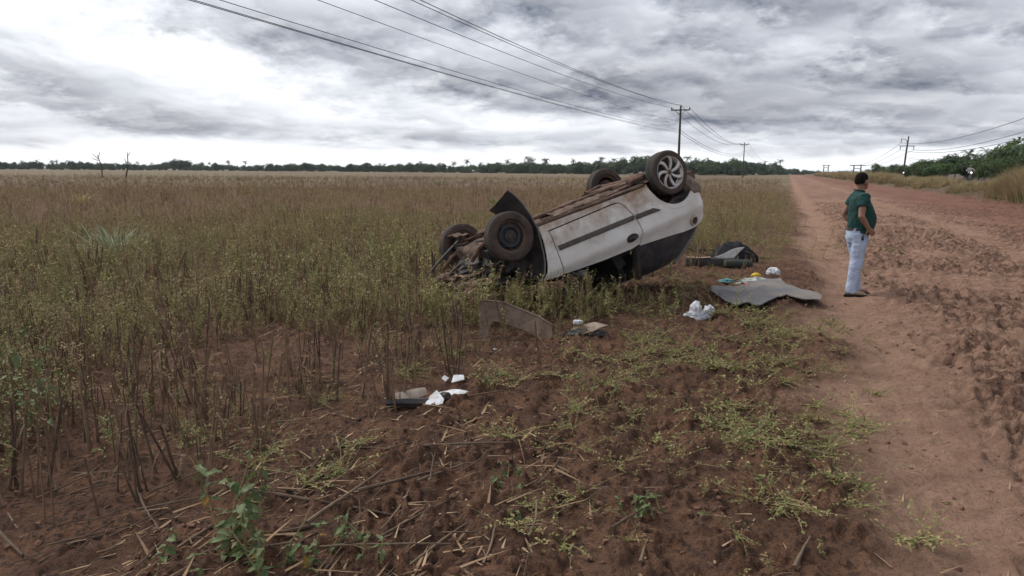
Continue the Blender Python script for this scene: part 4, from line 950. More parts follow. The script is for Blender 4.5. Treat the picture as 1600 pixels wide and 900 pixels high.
    for s in (-1, 1):
        arm = [(1.05, s * .34), (1.20, s * .62), (1.26, s * .64), (1.27, s * .56), (1.22, s * .40), (1.32, s * .30), (1.28, s * .26), (1.14, s * .32)]
        sheet(arm if s > 0 else arm, lambda x, y: (x, y, .185 + .05 * abs(y)), .05, .022, (0, 0, 1)).build('control_arm', C_RUST, car)
        MB().tube([(1.2215, s * .20, .27), (1.2215, s * .58, .28)], .022, 7).build('drive_shaft', C_RUST, car)
        MB().tube([(1.36, s * .1, .24), (1.34, s * .58, .26)], .013, 6).build('tie_rod', C_BLACK, car)
        MB().tube([(1.20, s * .58, .30), (1.16, s * .52, .60), (1.14, s * .50, .80)], [.035, .04, .05], 8).build('strut', C_BLACK, car)
    MB().tube([(1.25, .55, .13), (1.35, .3, .16), (1.72, .22, .30), (1.95, .36, .46)], .016, 6).build('anti_roll_bar', C_BLACK, car)
    sheet([(0, 0), (.62, .03), (.64, .10), (.36, .12), (.02, .09)], lambda a, b: (1.30 + b, .64 - a * .85, .085 + .08 * a + .01 * math.sin(a * 20)), .04, .012, (0, 0, 1)).build('perforated_bracket', C_RUST, car)
    # crushed nose: twisted rails, radiator bar, engine block
    def lump(c, r, f, sd):
        bm = bmesh.new(); bmesh.ops.create_icosphere(bm, subdivisions=3, radius=1); mb = MB(); o = Vector((sd, sd * 2, 1))
        V = []
        for q in bm.verts:
            k = max(abs(q.co.x), abs(q.co.y), abs(q.co.z)); d = q.co.lerp(q.co / k, .55) * (1 + f * mnoise.noise(q.co * 2.2 + o) + f * .5 * mnoise.noise(q.co * 5 + o)); V.append((c[0] + d.x * r[0], c[1] + d.y * r[1], c[2] + d.z * r[2]))
        mb.add(V, [tuple(q.index for q in f_.verts) for f_ in bm.faces]); bm.free(); return mb
    lump((1.25, .02, .46), (.24, .34, .20), .35, 3.1).build('engine_block', C_UNDER, car, 50)
    lump((1.12, -.30, .60), (.20, .25, .18), .3, 7.7).build('battery_tray', C_BLACK, car, 50)
    for k, (p, r) in enumerate(((((1.55, -.5, .55), (1.75, -.2, .60), (1.86, .2, .56), (1.80, .55, .60)), .045), (((1.70, -.45, .72), (1.82, -.1, .80), (1.75, .35, .74)), .04), (((1.45, .15, .40), (1.78, .30, .50), (2.02, .38, .62)), .05), (((1.40, -.45, .42), (1.62, -.40, .58), (1.78, -.42, .78)), .04))):
        MB().tube([(1.2 + (a - 1.2) * .72, b, c) for a, b, c in p], [r * .6, r * .8, r * .5, r * .6][:len(p)], 6, squash=.5).build('bent_rail', (C_RUST, C_BLACK, C_UNDER, C_BLACK)[k], car, 30)
    for sd, c, r in ((5.2, (1.58, .30, .62), (.18, .22, .07)), (9.3, (1.50, -.28, .76), (.22, .28, .06)), (2.4, (1.72, .42, .60), (.10, .16, .08)), (4.9, (1.45, .0, .52), (.12, .40, .10)), (1.9, (1.62, -.05, .70), (.14, .5, .05)), (7.3, (1.40, .45, .45), (.12, .12, .12)), (6.6, (1.36, -.42, .50), (.10, .10, .14))): lump(c, r, .55, sd).build('crumpled_sheet', C_UNDER if sd in (5.2, 7.3) else C_BLACK if sd in (4.9, 9.3, 6.6) else C_RUST, car, 35)
    for i in range(9):
        p = Vector((rnd.uniform(1.25, 1.6), rnd.uniform(-.5, .55), rnd.uniform(.3, .6))); MB().tube([p] + [p := p + Vector((rnd.uniform(-.05, .12), rnd.uniform(-.14, .14), rnd.uniform(-.08, .12))) for _ in range(4)], .009, 5).build('hose', C_BLACK, car)
    sheet([(0, 0), (.5, .02), (.52, .16), (.2, .2), (0, .15)], lambda a, b: (1.45 + b, -.55 + a, .68 + .06 * math.sin(a * 9) + .3 * b), .05, .01, (0, 0, -1)).build('torn_panel', C_GREY, car)
    # black arch lining torn loose, standing up beside the front wheel
    outer = [(1.09, .905), (.99, .83), (.935, .72), (.905, .60), (.88, .45), (.862, .31), (.885, .14), (.925, -.02), (.975, -.13), (1.03, -.215)]
    rings = []
    for i, (x, z) in enumerate(outer):
        t = i / 9; inn = (x + .10 + .10 * t, z + .02 + .13 * t ** 2); yo = -.775 + .10 * t ** 1.5; yi = yo + .34 - .12 * t
        row = [(x, yo - .010, z)]
        for k in range(1, 8): q = k / 7; row.append((x + (inn[0] - x) * q - .05 * math.sin(q * PI) * (1 - t), yo + (yi - yo) * q, z + (inn[1] - z) * q + .015 * mnoise.noise(Vector((i * .6, k * .7, 4)))))
        row += [(p[0] - .004, p[1], p[2] + .012) for p in reversed(row)]; rings.append(row)
    ln = MB().loft(rings).build('torn_lining', C_BLACK, car)
    MB().tube([(x - .004, -.785 + .10 * (i / 9) ** 1.5, z) for i, (x, z) in enumerate(outer)], .010, 6).build('lit_lining_edge', C_GREY, ln)  # grey tube: the light caught along the lining's edge, put in as colour
    # seats
    for s in (-1, 1):
        st = MB(); st.box((.15, s * .34, .62), (.50, .46, .14)); st.box((-.13, s * .34, .92), (.14, .46, .56), Matrix.Rotation(-.3, 3, 'Y')); st.box((-.24, s * .34, 1.26), (.09, .25, .18), Matrix.Rotation(-.3, 3, 'Y')); st.build('front_seat', C_CLOTH, car)
    bs = MB(); bs.box((-.75, 0, .64), (.45, 1.2, .14)); bs.box((-1.05, 0, .92), (.14, 1.2, .5), Matrix.Rotation(-.3, 3, 'Y')); bs.build('rear_seat', C_CLOTH, car)
    MB().box((.62, 0, .86), (.36, 1.34, .26)).build('dashboard', C_CLOTH, car)
    # wheels
    def tyre(R=.285, W=.165, n=72, r0=.186):
        mb = MB(); prof = []
        h = W / 2
        prof = [(r0, -h * .80), (r0 + .012, -h * .97), (.24, -h * 1.02), (R - .018, -h * .95), (R - .004, -h * .80)]
        for k in range(4):
            y0, y1 = -h * .80 + k * h * .4, -h * .80 + (k + 1) * h * .4
            prof += [(R, y0 + .006), (R, y1 - .006), (R - .009, y1 - .004), (R - .009, y1 + .004)] if k < 3 else [(R, y0 + .006), (R - .004, y1)]
        prof += [(R - .018, h * .95), (.24, h * 1.02), (r0 + .012, h * .97), (r0, h * .80)]
        mb.lathe(prof, n, 0)
        k = len(prof)
        for i in range(k - 1):
            if 4 <= i <= k - 6:
                for j in range(n): mb.m[i * n + j] = 1
        return mb
    ty = tyre().mesh('tyre', [C_RUB, C_TREAD], 30); tya = tyre(W=.175, r0=.206).mesh('tyre', [C_RUB, C_TREAD], 30)
    # steel wheel: outward face is -Y in wheel space
    st = MB(); st.lathe([(.185, -.060), (.192, -.066), (.188, -.050), (.165, -.040), (.160, .05), (.188, .066)], 40, 1)
    st.lathe([(.162, -.020), (.150, -.022), (.145, -.030), (.135, -.045), (.118, -.052), (.10, -.046), (.085, -.022), (.070, -.020), (.064, -.034), (.030, -.040), (.0, -.040)], 40, 0)
    st_me = st.mesh('rim', [C_STEEL, C_RIM], 35)
    holes = MB()
    for k in range(10):
        a = 2 * PI * k / 10; c = Vector((.141 * math.cos(a), -.0415, .141 * math.sin(a))); t = Vector((-math.sin(a), 0, math.cos(a))); r = Vector((math.cos(a), .45, math.sin(a))).normalized()
        holes.add([c] + [c + t * .016 * math.cos(q) + r * .010 * math.sin(q) - Vector((0, .0035, 0)) for q in np.linspace(0, 2 * PI, 10, endpoint=False)], [(0, i + 1, (i + 1) % 10 + 1) for i in range(10)])
    holes_me = holes.mesh('vent_hole', C_BLACK, 40)
    bolts = MB()
    for k in range(4): a = PI / 4 + PI / 2 * k; bolts.tube([(.048 * math.cos(a), -.034, .048 * math.sin(a)), (.048 * math.cos(a), -.052, .048 * math.sin(a))], .010, 6)
    bolts.tube([(0, -.038, 0), (0, -.056, 0)], [.026, .02], 12)
    bolts_me = bolts.mesh('wheel_bolt', C_RIM, 40)
    al = MB(); al.lathe([(.196, -.066), (.202, -.080), (.210, -.082), (.208, -.066), (.186, -.046), (.180, .05), (.19, .066)], 44, 0); al.lathe([(.182, -.012), (.10, -.004), (.0, -.004)], 30, 1); al.lathe([(.045, -.02), (.045, -.050), (.034, -.060), (.0, -.060)], 20, 0)
    al.lathe([(.030, -.0605), (.028, -.066), (.0, -.066)], 16, 1)
    for k in range(7):                        # swept spokes that widen and turn at the rim
        a0 = 2 * PI * k / 7; rings = []
        for r, da, w, yy in ((.034, 0, .017, -.060), (.08, .04, .019, -.064), (.125, .11, .022, -.072), (.16, .21, .028, -.077), (.184, .32, .036, -.079), (.202, .40, .042, -.078)):
            a = a0 + da; c = Vector((r * math.cos(a), yy, r * math.sin(a))); t = Vector((-math.sin(a - .25), 0, math.cos(a - .25)))
            rings.append([c - t * w, c - t * w * .6 - Vector((0, .006, 0)), c + t * w * .6 - Vector((0, .006, 0)), c + t * w, c + t * w * .8 + Vector((0, .035, 0)), c - t * w * .8 + Vector((0, .035, 0))])
        al.loft(rings, 0)
    al_me = al.mesh('rim', [C_ALLOY, C_ALLOYD], 35)
    hub = MB().lathe([(.0, .05), (.11, .05), (.115, .04), (.115, -.0), (.0, -.0)], 24).mesh('wheel', C_RUST, 40)
    for fx, s, alloy, lab in ((WB / 2, -1, 0, 'front wheel with black steel rim'), (-WB / 2, -1, 1, 'rear wheel with swirling silver alloy spokes'), (WB / 2, 1, 0, None), (-WB / 2, 1, 0, None)):
        w = link('wheel', hub, car, loc=(fx, s * .70, .28), rot=(0, rnd.uniform(0, 6), 0 if s < 0 else PI)); tag(w, lab)
        if fx > 0: w.rotation_euler[2] += .05
        link('tyre', tya if alloy else ty, w); link('rim', al_me if alloy else st_me, w)
        if not alloy: link('vent_hole', holes_me, w); link('wheel_bolt', bolts_me, w)
    # pose: on its roof, nose down to the left, far side lower
    B = Matrix(((-1, 0, 0), (0, 1, 0), (0, 0, -1)))
    M = (Matrix.Rotation(.5263, 3, 'Z') @ Matrix.Rotation(-.3023, 3, 'Y') @ Matrix.Rotation(-.172, 3, 'X') @ B)
    loc = Vector((.6538, 9.6215, 1.1564)) - M @ Vector((0, 0, .28))
    car.matrix_world = Matrix.Translation(loc) @ M.to_4x4()
    return car
build_car()
# ------------------------------------------------------------------ people
def remeshed(mb, voxel, name, material, parent, smooth=3, wrinkle=0.0, wscale=14.0, mats=None, assign=None):
    """fuse overlapping closed forms into one continuous surface"""
    me = mb.mesh(name + '_raw', material, 180); o = bpy.data.objects.new(name, me); COL.objects.link(o)
    md = o.modifiers.new('fuse', 'REMESH'); md.mode = 'VOXEL'; md.voxel_size = voxel; md.use_smooth_shade = True
    if smooth: s = o.modifiers.new('soft', 'SMOOTH'); s.factor = .5; s.iterations = smooth
    dg = bpy.context.evaluated_depsgraph_get(); new = bpy.data.meshes.new_from_object(o.evaluated_get(dg))
    bpy.data.objects.remove(o); new.name = name; new.materials.clear()
    for q in (mats or [material]): new.materials.append(q)
    if wrinkle:
        k = len(new.vertices); co = np.empty(k * 3, np.float32); no = np.empty(k * 3, np.float32); new.vertices.foreach_get('co', co); new.vertices.foreach_get('normal', no); co = co.reshape(-1, 3); no = no.reshape(-1, 3)
        w = np.array([mnoise.noise(Vector((c[0] * wscale, c[1] * wscale, c[2] * wscale * .55))) + .5 * mnoise.noise(Vector(c) * wscale * 2.1) for c in co.tolist()]); new.vertices.foreach_set('co', (co + no * (wrinkle * w[:, None])).astype(np.float32).ravel())
    new.polygons.foreach_set('use_smooth', [True] * len(new.polygons))
    if assign: new.polygons.foreach_set('material_index', [assign(p.center) for p in new.polygons])
    new.update()
    return link(name, new, parent)
def ring(cx, cy, z, rx, ry, n=18, p=1.0, tilt=0.0):
    return [(cx + rx * math.copysign(abs(math.cos(a)) ** p, math.cos(a)), cy + ry * math.copysign(abs(math.sin(a)) ** p, math.sin(a)), z + tilt * rx * math.cos(a)) for a in np.linspace(0, 2 * PI, n, endpoint=False)]
SKIN = mat('skin', (.26, .145, .10), .6, col2=(.21, .11, .075), scale=9, spec=.35)
HAIR = mat('black_hair', (.006, .005, .005), .9, col2=(.014, .011, .010), scale=40, bump=.3, bscale=90, spec=.1)
def hand(mb, wrist, d, palm_n, thumb_dir, curl=.5, s=1.0):
    """palm and five separate bent fingers; d = pointing direction, palm_n = direction the palm faces"""
    w = Vector(wrist); d = Vector(d).normalized(); pn = Vector(palm_n); pn = (pn - d * pn.dot(d)).normalized(); sd = Vector(thumb_dir); sd = (sd - d * sd.dot(d) - pn * sd.dot(pn)).normalized()
    rings = []
    for t, hw, ht in ((0, .026, .018), (.03, .034, .017), (.065, .041, .015), (.09, .040, .013)):
        c = w + d * t * s; rings.append([c + sd * hw * s * math.cos(a) + pn * ht * s * math.sin(a) for a in np.linspace(0, 2 * PI, 12, endpoint=False)])
    mb.loft(rings)
    for k, (o, L) in enumerate(((.030, .072), (.010, .080), (-.010, .075), (-.029, .060))):
        p = w + (d * .082 + sd * o) * s; q = d; pts = [p]
        for f in (.45, .32, .23): q = (q * math.cos(curl * .8) + pn * math.sin(curl * .8)).normalized(); pts.append(pts[-1] + q * L * f * s)
        mb.tube(pts, [.0095 * s, .0092 * s, .0085 * s, .0072 * s], 8)
    p = w + (d * .022 + sd * .026) * s; q = (d * .45 + sd * .9).normalized(); a = p + q * .042 * s; q2 = (q + d * .5 + pn * .2).normalized(); mb.tube([p, a, a + q2 * .03 * s], [.013 * s, .0105 * s, .009 * s], 8)

def build_man():
    g = on_ground(1333, 454); gx, gy = g.x, g.y
    man = empty('person', (gx, gy, gz(gx, gy)), (0, 0, R_(-9))); tag(man, 'man in dark green shirt and pale jeans standing on the track with hand on hip', 'person')
    body = MB()
    hy = R_(34); HR_ = Matrix.Rotation(hy, 3, 'Z'); hc = Vector((.0, 0, 1.60))
    H = lambda x, y, z: hc + HR_ @ Vector((x, y, z))
    body.ball(H(-.005, 0, .02), (.098, .078, .105), 18, 12, rot=HR_); body.ball(H(.045, 0, -.055), (.060, .058, .062), 14, 10, rot=HR_); body.ball(H(.03, 0, -.02), (.075, .066, .085), 14, 10, rot=HR_)
    body.ball(H(.078, 0, -.095), (.022, .026, .020), 10, 8)             # chin
    body.tube([H(.095, 0, .015), H(.112, 0, -.012), H(.118, 0, -.026)], [.010, .014, .016], 8)   # nose
    body.ball(H(.098, 0, -.058), (.012, .026, .008), 10, 6, rot=HR_); body.ball(H(.096, 0, -.071), (.012, .024, .008), 10, 6, rot=HR_)   # lips
    body.ball(H(.088, 0, .022), (.014, .052, .010), 10, 6, rot=HR_)       # brow
    for s in (-1, 1): body.ball(H(-.005, s * .080, -.008), (.024, .010, .034), 10, 8, rot=HR_ @ Matrix.Rotation(s * -.25, 3, 'Z'))
    body.tube([(-.035, 0, 1.36), (-.022, 0, 1.46), H(-.012, 0, -.06)], [.070, .060, .060], 14)
    body.loft([ring(0, 0, .82, .13, .165), ring(.03, 0, 1.0, .16, .175), ring(.03, 0, 1.12, .165, .175), ring(.0, 0, 1.28, .125, .18), ring(-.015, 0, 1.38, .10, .16), ring(-.02, 0, 1.43, .065, .08)])
    arms = {-1: ((-.015, -.195, 1.385), (-.045, -.265, 1.13), (.070, -.222, .965)), 1: ((-.015, .195, 1.385), (-.125, .285, 1.13), (.01, .215, .97))}
    for s, (a, b, c) in arms.items():
        a, b, c = map(Vector, (a, b, c)); body.tube([a, a.lerp(b, .5), b, b.lerp(c, .35), c], [.056, .050, .043, .043, .029], 12)
        d = (c - b).normalized() if s < 0 else Vector((.5, -.1, -.8)); d = (d + Vector((.35, .0, -.1))).normalized()
        hand(body, c - d * .008, d, (0, -s * 1, -.05), (-.6, 0, -.5), .38)
    for s, an in ((-1, (-.055, -.115, .09)), (1, (.055, .10, .09))):
        body.tube([(0, s * .085, .86), (.015, s * .095, .50), an], [.085, .058, .040], 12); body.ball((an[0] + .06, an[1], .05), (.12, .04, .035), 12, 8)
    remeshed(body, .0075, 'body', SKIN, man, 2)
    # hair: cap of short hair, lower at the nape
    hair = MB(); hb = bmesh.new(); bmesh.ops.create_icosphere(hb, subdivisions=4, radius=1); V = []; 
    for v in hb.verts:
        n = 1 + .03 * mnoise.noise(v.co * 9); V.append(H(*(Vector((-.008 + v.co.x * .1015 * n, v.co.y * .0825 * n, .022 + v.co.z * .110 * n)))))
    keep = []
    for f in hb.faces:
        c = f.calc_center_median(); lim = -.62 if c.x < -.25 else (-.05 if c.x < .35 else .42)
        lim = np.interp(c.x, (-1, -.35, -.1, .30, .55, .9), (-.50, -.46, -.05, .08, .42, .62))
        if c.z > lim: keep.append(tuple(v.index for v in f.verts))
    hair.add(V, keep); ho = hair.build('hair', HAIR, man, 180); sm = ho.modifiers.new('thick', 'SOLIDIFY'); sm.thickness = .012; sm.offset = -1; hb.free()
    for s in (-1, 1):
        MB().ball(H(.082, s * .030, .006), (.012, .014, .008), 10, 6, rot=HR_).build('eye', mat('eye_white', (.55, .53, .5), .3), man)
        MB().ball(H(.0925, s * .031, .006), (.003, .006, .006), 8, 6, rot=HR_).build('iris', mat('eye_dark', (.015, .01, .008), .2), man)
    # shirt
    sh = MB(); sh.loft([ring(.022, 0, .885, .170, .192, 24), ring(.026, 0, .93, .176, .194, 24), ring(.038, 0, 1.02, .186, .197, 24), ring(.044, 0, 1.10, .188, .199, 24), ring(.030, 0, 1.19, .170, .200, 24), ring(.004, 0, 1.28, .148, .208, 24), ring(-.012, 0, 1.36, .126, .205, 24), ring(-.020, 0, 1.415, .098, .160, 24), ring(-.024, 0, 1.455, .076, .092, 24), ring(-.022, 0, 1.475, .069, .074, 24)])
    for s, (a, b, c) in arms.items():
        a, b = Vector(a), Vector(b); t = a.lerp(b, .50); sh.tube([a + Vector((0, -s * .07, .0)), a + Vector((0, s * .005, 0)), a.lerp(b, .25), t], [.075, .079, .076, .074], 16)
    remeshed(sh, .009, 'shirt', mat('green_shirt', (.010, .052, .046), .85, col2=(.006, .036, .033), scale=5, bump=.25, bscale=22), man, 3, .011, 9)
    MB().tube([(-.022 + .071 * math.cos(a), .076 * math.sin(a), 1.478 + .012 * -math.cos(a)) for a in np.linspace(0, 2 * PI, 25)], .007, 6).build('collar', mat('dark_collar', (.006, .028, .027), .9), man)
    # jeans
    tr = MB(); tr.loft([ring(0, 0, .74, .135, .165, 20), ring(-.005, 0, .82, .150, .180, 20), ring(.0, 0, .90, .152, .182, 20), ring(.005, 0, .955, .148, .178, 20)])
    for s, (ax, ay) in ((-1, (-.055, -.115)), (1, (.055, .10))):
        tr.tube([(-.01, s * .088, .88), (.0, s * .092, .72), (.008 + ax * .3, s * .095, .52), (ax * .7 - .01, ay, .30), (ax - .005, ay, .13), (ax, ay, .055)], [.102, .101, .083, .075, .074, .080], 16)
    remeshed(tr, .009, 'trousers', mat('pale_jeans', (.37, .435, .565), .9, col2=(.32, .38, .50), scale=4, bump=.2, bscale=30), man, 3, .012, 11)
    MB().loft([ring(.003, 0, .925, .157, .187, 24), ring(.004, 0, .955, .155, .185, 24)], cap=False).build('belt', mat('belt_leather', (.05, .035, .028), .6), man)
    key = MB(); key.tube([(.01, -.19, .91), (.015, -.199, .86)], .004, 5); key.ball((.012, -.20, .84), (.014, .006, .022), 8, 6); key.ball((.02, -.20, .815), (.009, .005, .022), 8, 6); key.ball((.003, -.20, .82), (.008, .005, .02), 8, 6); key.build('key_bunch', C_BLACK, man)
    M_SHOE = mat('beige_shoe', (.36, .29, .185), .8, col2=(.25, .19, .12), scale=12); M_SOLE = mat('dark_sole', (.02, .018, .017), .8)
    for (ax, ay, yw) in ((-.055, -.115, -.10), (.055, .10, .16)):
        q = empty('tmp') if False else None
        c, s = math.cos(yw), math.sin(yw); T = lambda x, y, z: (ax + c * x - s * y, ay + s * x + c * y, z)
        up = [[T(x, w * math.cos(a), zc + h * math.sin(a)) for a in np.linspace(0, 2 * PI, 14, endpoint=False)] for x, w, zc, h in ((-.085, .026, .055, .03), (-.06, .036, .06, .045), (0, .040, .062, .05), (.07, .044, .052, .036), (.13, .045, .043, .026), (.175, .034, .036, .018), (.192, .016, .032, .010))]
        shoe = MB().loft(up).build('shoe', M_SHOE, man)
        out = [(-.10, 0), (-.09, .032), (-.04, .040), (.04, .042), (.11, .050), (.165, .042), (.20, .016), (.20, -.016), (.165, -.042), (.11, -.050), (.04, -.042), (-.04, -.040), (-.09, -.032)]
        MB().loft([[T(x, y, -.008) for x, y in out], [T(x * 1.01, y * 1.02, .012) for x, y in out], [T(x * .99, y * .98, .028) for x, y in out]]).build('sole', M_SOLE, shoe)
        MB().loft([[T(-.015 + .056 * math.cos(a), .048 * math.sin(a), z) for a in np.linspace(0, 2 * PI, 14, endpoint=False)] for z in (.06, .10)]).build('shoe_opening', M_SOLE, shoe)
build_man()

# ------------------------------------------------------------------ motorcycles and riders on the main road
def build_bike(px, dark):
    d = ray(px, 271); k = d.x / d.y; y = 18.2 * 1.0663 / (k - .37); x = k * y; z = .888
    ang = math.atan2(-1, -.37)                       # riding towards the camera
    b = empty('motorcycle', (x, y, z), (0, 0, ang)); tag(b, 'dark motorcycle with bright headlight far along the main road' if dark else 'motorcycle ridden along the main road behind the tall dry grass', 'motorcycle')
    rub = mat('bike_rubber', (.02, .02, .02), .9); met = mat('bike_metal', (.25, .25, .26), .4, metal=.6); red = mat('bike_paint', (.10, .012, .012), .35) if not dark else mat('bike_black', (.02, .02, .022), .4)
    tyr = MB()
    prof = [(.30 + .045 * math.cos(a), .045 * math.sin(a)) for a in np.linspace(0, 2 * PI, 10, endpoint=False)]; tyr.lathe(prof, 28, closed=True); tm = tyr.mesh('wheel', rub, 60)
    sp = MB()
    for i in range(12): a = 2 * PI * i / 12; sp.tube([(0, 0, 0), (.28 * math.cos(a), 0, .28 * math.sin(a))], .006, 4)
    sp.tube([(0, -.06, 0), (0, .06, 0)], .05, 10); sm = sp.mesh('spokes', met, 40)
    for wx in (.63, -.62): w = link('wheel', tm, b, loc=(wx, 0, .345)); link('spokes', sm, w)
    for s in (-1, 1): MB().tube([(.63, s * .09, .345), (.50, s * .09, .70), (.38, s * .085, 1.0)], .025, 7).build('fork', met, b)
    MB().loft([[(x_, .12 * math.cos(a) * w, .78 + zc + .12 * math.sin(a) * w) for a in np.linspace(0, 2 * PI, 12, endpoint=False)] for x_, w, zc in ((.35, .6, .06), (.22, 1.1, .06), (.02, 1.0, .02), (-.08, .6, .0))]).build('fuel_tank', red, b)
    MB().loft([[(x_, .14 * math.cos(a) * w, zc + .06 * math.sin(a)) for a in np.linspace(0, 2 * PI, 12, endpoint=False)] for x_, w, zc in ((-.05, .7, .78), (-.25, 1, .78), (-.55, .95, .82), (-.80, .6, .86))]).build('seat', rub, b)
    MB().box((.05, 0, .45), (.38, .26, .34)).build('engine', met, b)
    fr = MB(); fr.tube([(.40, 0, .95), (.2, 0, .62), (-.2, 0, .35), (-.62, 0, .345)], .03, 7); fr.tube([(-.62, 0, .345), (-.45, 0, .74)], .03, 7); fr.build('frame', rub, b)
    MB().tube([(.28, -.38, 1.06), (.36, -.2, 1.05), (.38, 0, 1.0), (.36, .2, 1.05), (.28, .38, 1.06)], .016, 7).build('handlebar', met, b)
    MB().loft([[(.63 + .40 * math.cos(a), y_, .345 + .40 * math.sin(a)) for a in np.linspace(.5, 2.6, 10)] for y_ in (-.06, .06)], closed=False).build('front_mudguard', red, b)
    hl = MB().lathe([(0, .0), (.085, .0), (.09, -.02), (.06, -.12), (0, -.14)], 18).build('headlight', met, b, loc=(.50, 0, .90), rot=(0, 0, -PI / 2))
    MB().lathe([(0, .012), (.05, .010), (.082, .002)], 18).build('lit_lens', mat('headlight_lens', (.9, .9, .9), .2, emit=((1, .98, .95), 1.5)), hl)
    for s in (-1, 1): MB().tube([(.30, s * .25, 1.07), (.30, s * .33, 1.22)], .008, 5).build('mirror_stalk', rub, b); MB().ball((.30, s * .35, 1.25), (.015, .06, .04), 10, 6).build('mirror', rub, b)
    # rider
    p = empty('person', (x, y, z), (0, 0, ang)); tag(p, 'rider in dark clothes and helmet on the far motorcycle' if dark else 'rider in pale shirt and cap on the motorcycle behind the dry grass', 'person')
    bd = MB(); bd.loft([ring(-.28, 0, .86, .12, .17), ring(-.24, 0, 1.05, .12, .17), ring(-.18, 0, 1.25, .12, .20), ring(-.15, 0, 1.37, .09, .17), ring(-.13, 0, 1.42, .06, .07)]); bd.tube([(-.13, 0, 1.38), (-.10, 0, 1.52)], .055, 10); bd.ball((-.08, 0, 1.58), (.095, .078, .115), 14, 10); bd.ball((.015, 0, 1.57), (.016, .014, .02), 8, 6)
    for s in (-1, 1):
        bd.tube([(-.15, s * .19, 1.34), (-.02, s * .36, 1.14), (.25, s * .33, 1.08)], [.055, .045, .034], 10); hand(bd, (.23, s * .33, 1.08), (1, 0, -.1), (0, 0, -1), (0, -s, 0), 1.1)
        bd.tube([(-.25, s * .10, .86), (.12, s * .20, .80), (-.02, s * .17, .40)], [.09, .07, .05], 10); bd.ball((.03, s * .17, .33), (.12, .045, .04), 10, 7)
    sk = SKIN; cl = mat('dark_jacket', (.02, .022, .026), .8) if dark else mat('pale_shirt', (.55, .52, .52), .9, col2=(.42, .40, .42), scale=6); jn = mat('dark_trousers', (.03, .035, .05), .9)
    remeshed(bd, .014, 'body', sk, p, 2, 0, 1, [sk, cl, jn], lambda c: 2 if c.z < .9 else (1 if c.z < 1.41 and c.x < .2 else 0))
    if dark:
        MB().ball((-.08, 0, 1.60), (.135, .12, .145), 16, 12).build('helmet', mat('black_helmet', (.02, .02, .022), .25), p)
    else:
        cp_ = MB(); cp_.ball((-.085, 0, 1.625), (.108, .092, .085), 14, 10); cp_.tube([(-.01, 0, 1.63), (.06, 0, 1.625), (.10, 0, 1.615)], [.07, .06, .03], 10, squash=.15); cp_.build('cap', mat('grey_cap', (.22, .21, .2), .9), p)
build_bike(1516, False); build_bike(1411, True)

# ------------------------------------------------------------------ wreckage and rubbish on the ground
def place_poly(pxs, zoff=0.0): return [(q.x, q.y) for q in (on_ground(a, b, zoff) for a, b in pxs)]
def centre(poly): return sum(p[0] for p in poly) / len(poly), sum(p[1] for p in poly) / len(poly)
# grey carpet mat
poly = place_poly([(1110, 462), (1150, 459), (1185, 452), (1205, 448), (1219, 446), (1227, 458), (1252, 465), (1284, 473), (1282, 479), (1255, 480), (1229, 474), (1205, 483), (1186, 491), (1168, 489), (1152, 489), (1130, 480), (1110, 470)])
cx, cy = centre(poly)
_gx, _gy = np.meshgrid(np.arange(-1.6, 1.6, .08), np.arange(-1.6, 1.6, .08)); _gh = terrain(_gx.ravel() + cx, _gy.ravel() + cy).reshape(_gx.shape)
def mat_h(a, b):
    i, j = int((b + 1.6) / .08), int((a + 1.6) / .08); return float(_gh[max(i - 1, 0):i + 3, max(j - 1, 0):j + 3].max()) * .3 + .7 * float(_gh[max(i - 3, 0):i + 5, max(j - 3, 0):j + 5].max())
def mat_fn(a, b):
    x, y = cx + a, cy + b
    return (a, b, mat_h(a, b) + .008 + .03 * (mnoise.noise(Vector((x * 2.1, y * 1.6, 5))) + .5) + .02 * mnoise.noise(Vector((x * 6, y * 5, 9))) + .035 * math.exp(-((a + .1 - .5 * b) / .06) ** 2) * (b < .3))
tag(sheet([(x - cx, y - cy) for x, y in poly], mat_fn, .05, .012, (0, 0, -1)).build('floor_mat', mat('grey_carpet', (.135, .135, .142), .95, col2=(.20, .175, .155), scale=2.2, bump=.3, bscale=70), loc=(cx, cy, 0)), 'large rumpled grey carpet mat lying at the edge of the dirt track', 'mat')

def crumple(size, seed, f=.5, sub=4, flat=.25):
    bm = bmesh.new(); bmesh.ops.create_icosphere(bm, subdivisions=sub, radius=1); o = Vector((seed * 3.3, seed, 2)); V = []
    for q in bm.verts:
        r = 1 + f * (1 - 2 * abs(mnoise.noise(q.co * 1.6 + o))) * .6 - f * .55 * abs(mnoise.noise(q.co * 3.7 + o)) - f * .35 * abs(mnoise.noise(q.co * 8 + o)); V.append((q.co.x * r * size[0], q.co.y * r * size[1], max(q.co.z * r, -flat) * size[2]))
    mb = MB().add(V, [tuple(v.index for v in f_.verts) for f_ in bm.faces]); bm.free(); return mb
M_BAG = mat('white_plastic_bag', (.74, .75, .78), .4, col2=(.56, .57, .62), scale=14, trans=.25, spec=.4)
M_PLAS = mat('clear_plastic', (.52, .54, .52), .35, col2=(.36, .36, .33), scale=12, trans=.25, spec=.5)
g = on_ground(1088, 497); e = empty('plastic_bag', (g.x, g.y, gz(g.x, g.y) + .02), (0, 0, .35)); tag(e, 'crumpled white carrier bag lying on the weeds beside the grey mat', 'bag')
crumple((.15, .075, .085), 1.7, .45).build('bag_body', M_BAG, e, 50); MB().loft([[(.06 + .05 * i + .02 * math.sin(i * 1.3), -.05 + .012 * k + .05 * i * .4, .05 + .055 * math.sin(PI * (i + .5) / 5) + .015 * mnoise.noise(Vector((i, k, 3)))) for k in range(6)] for i in range(5)], closed=False).build('bag_handle', M_BAG, e, 60)
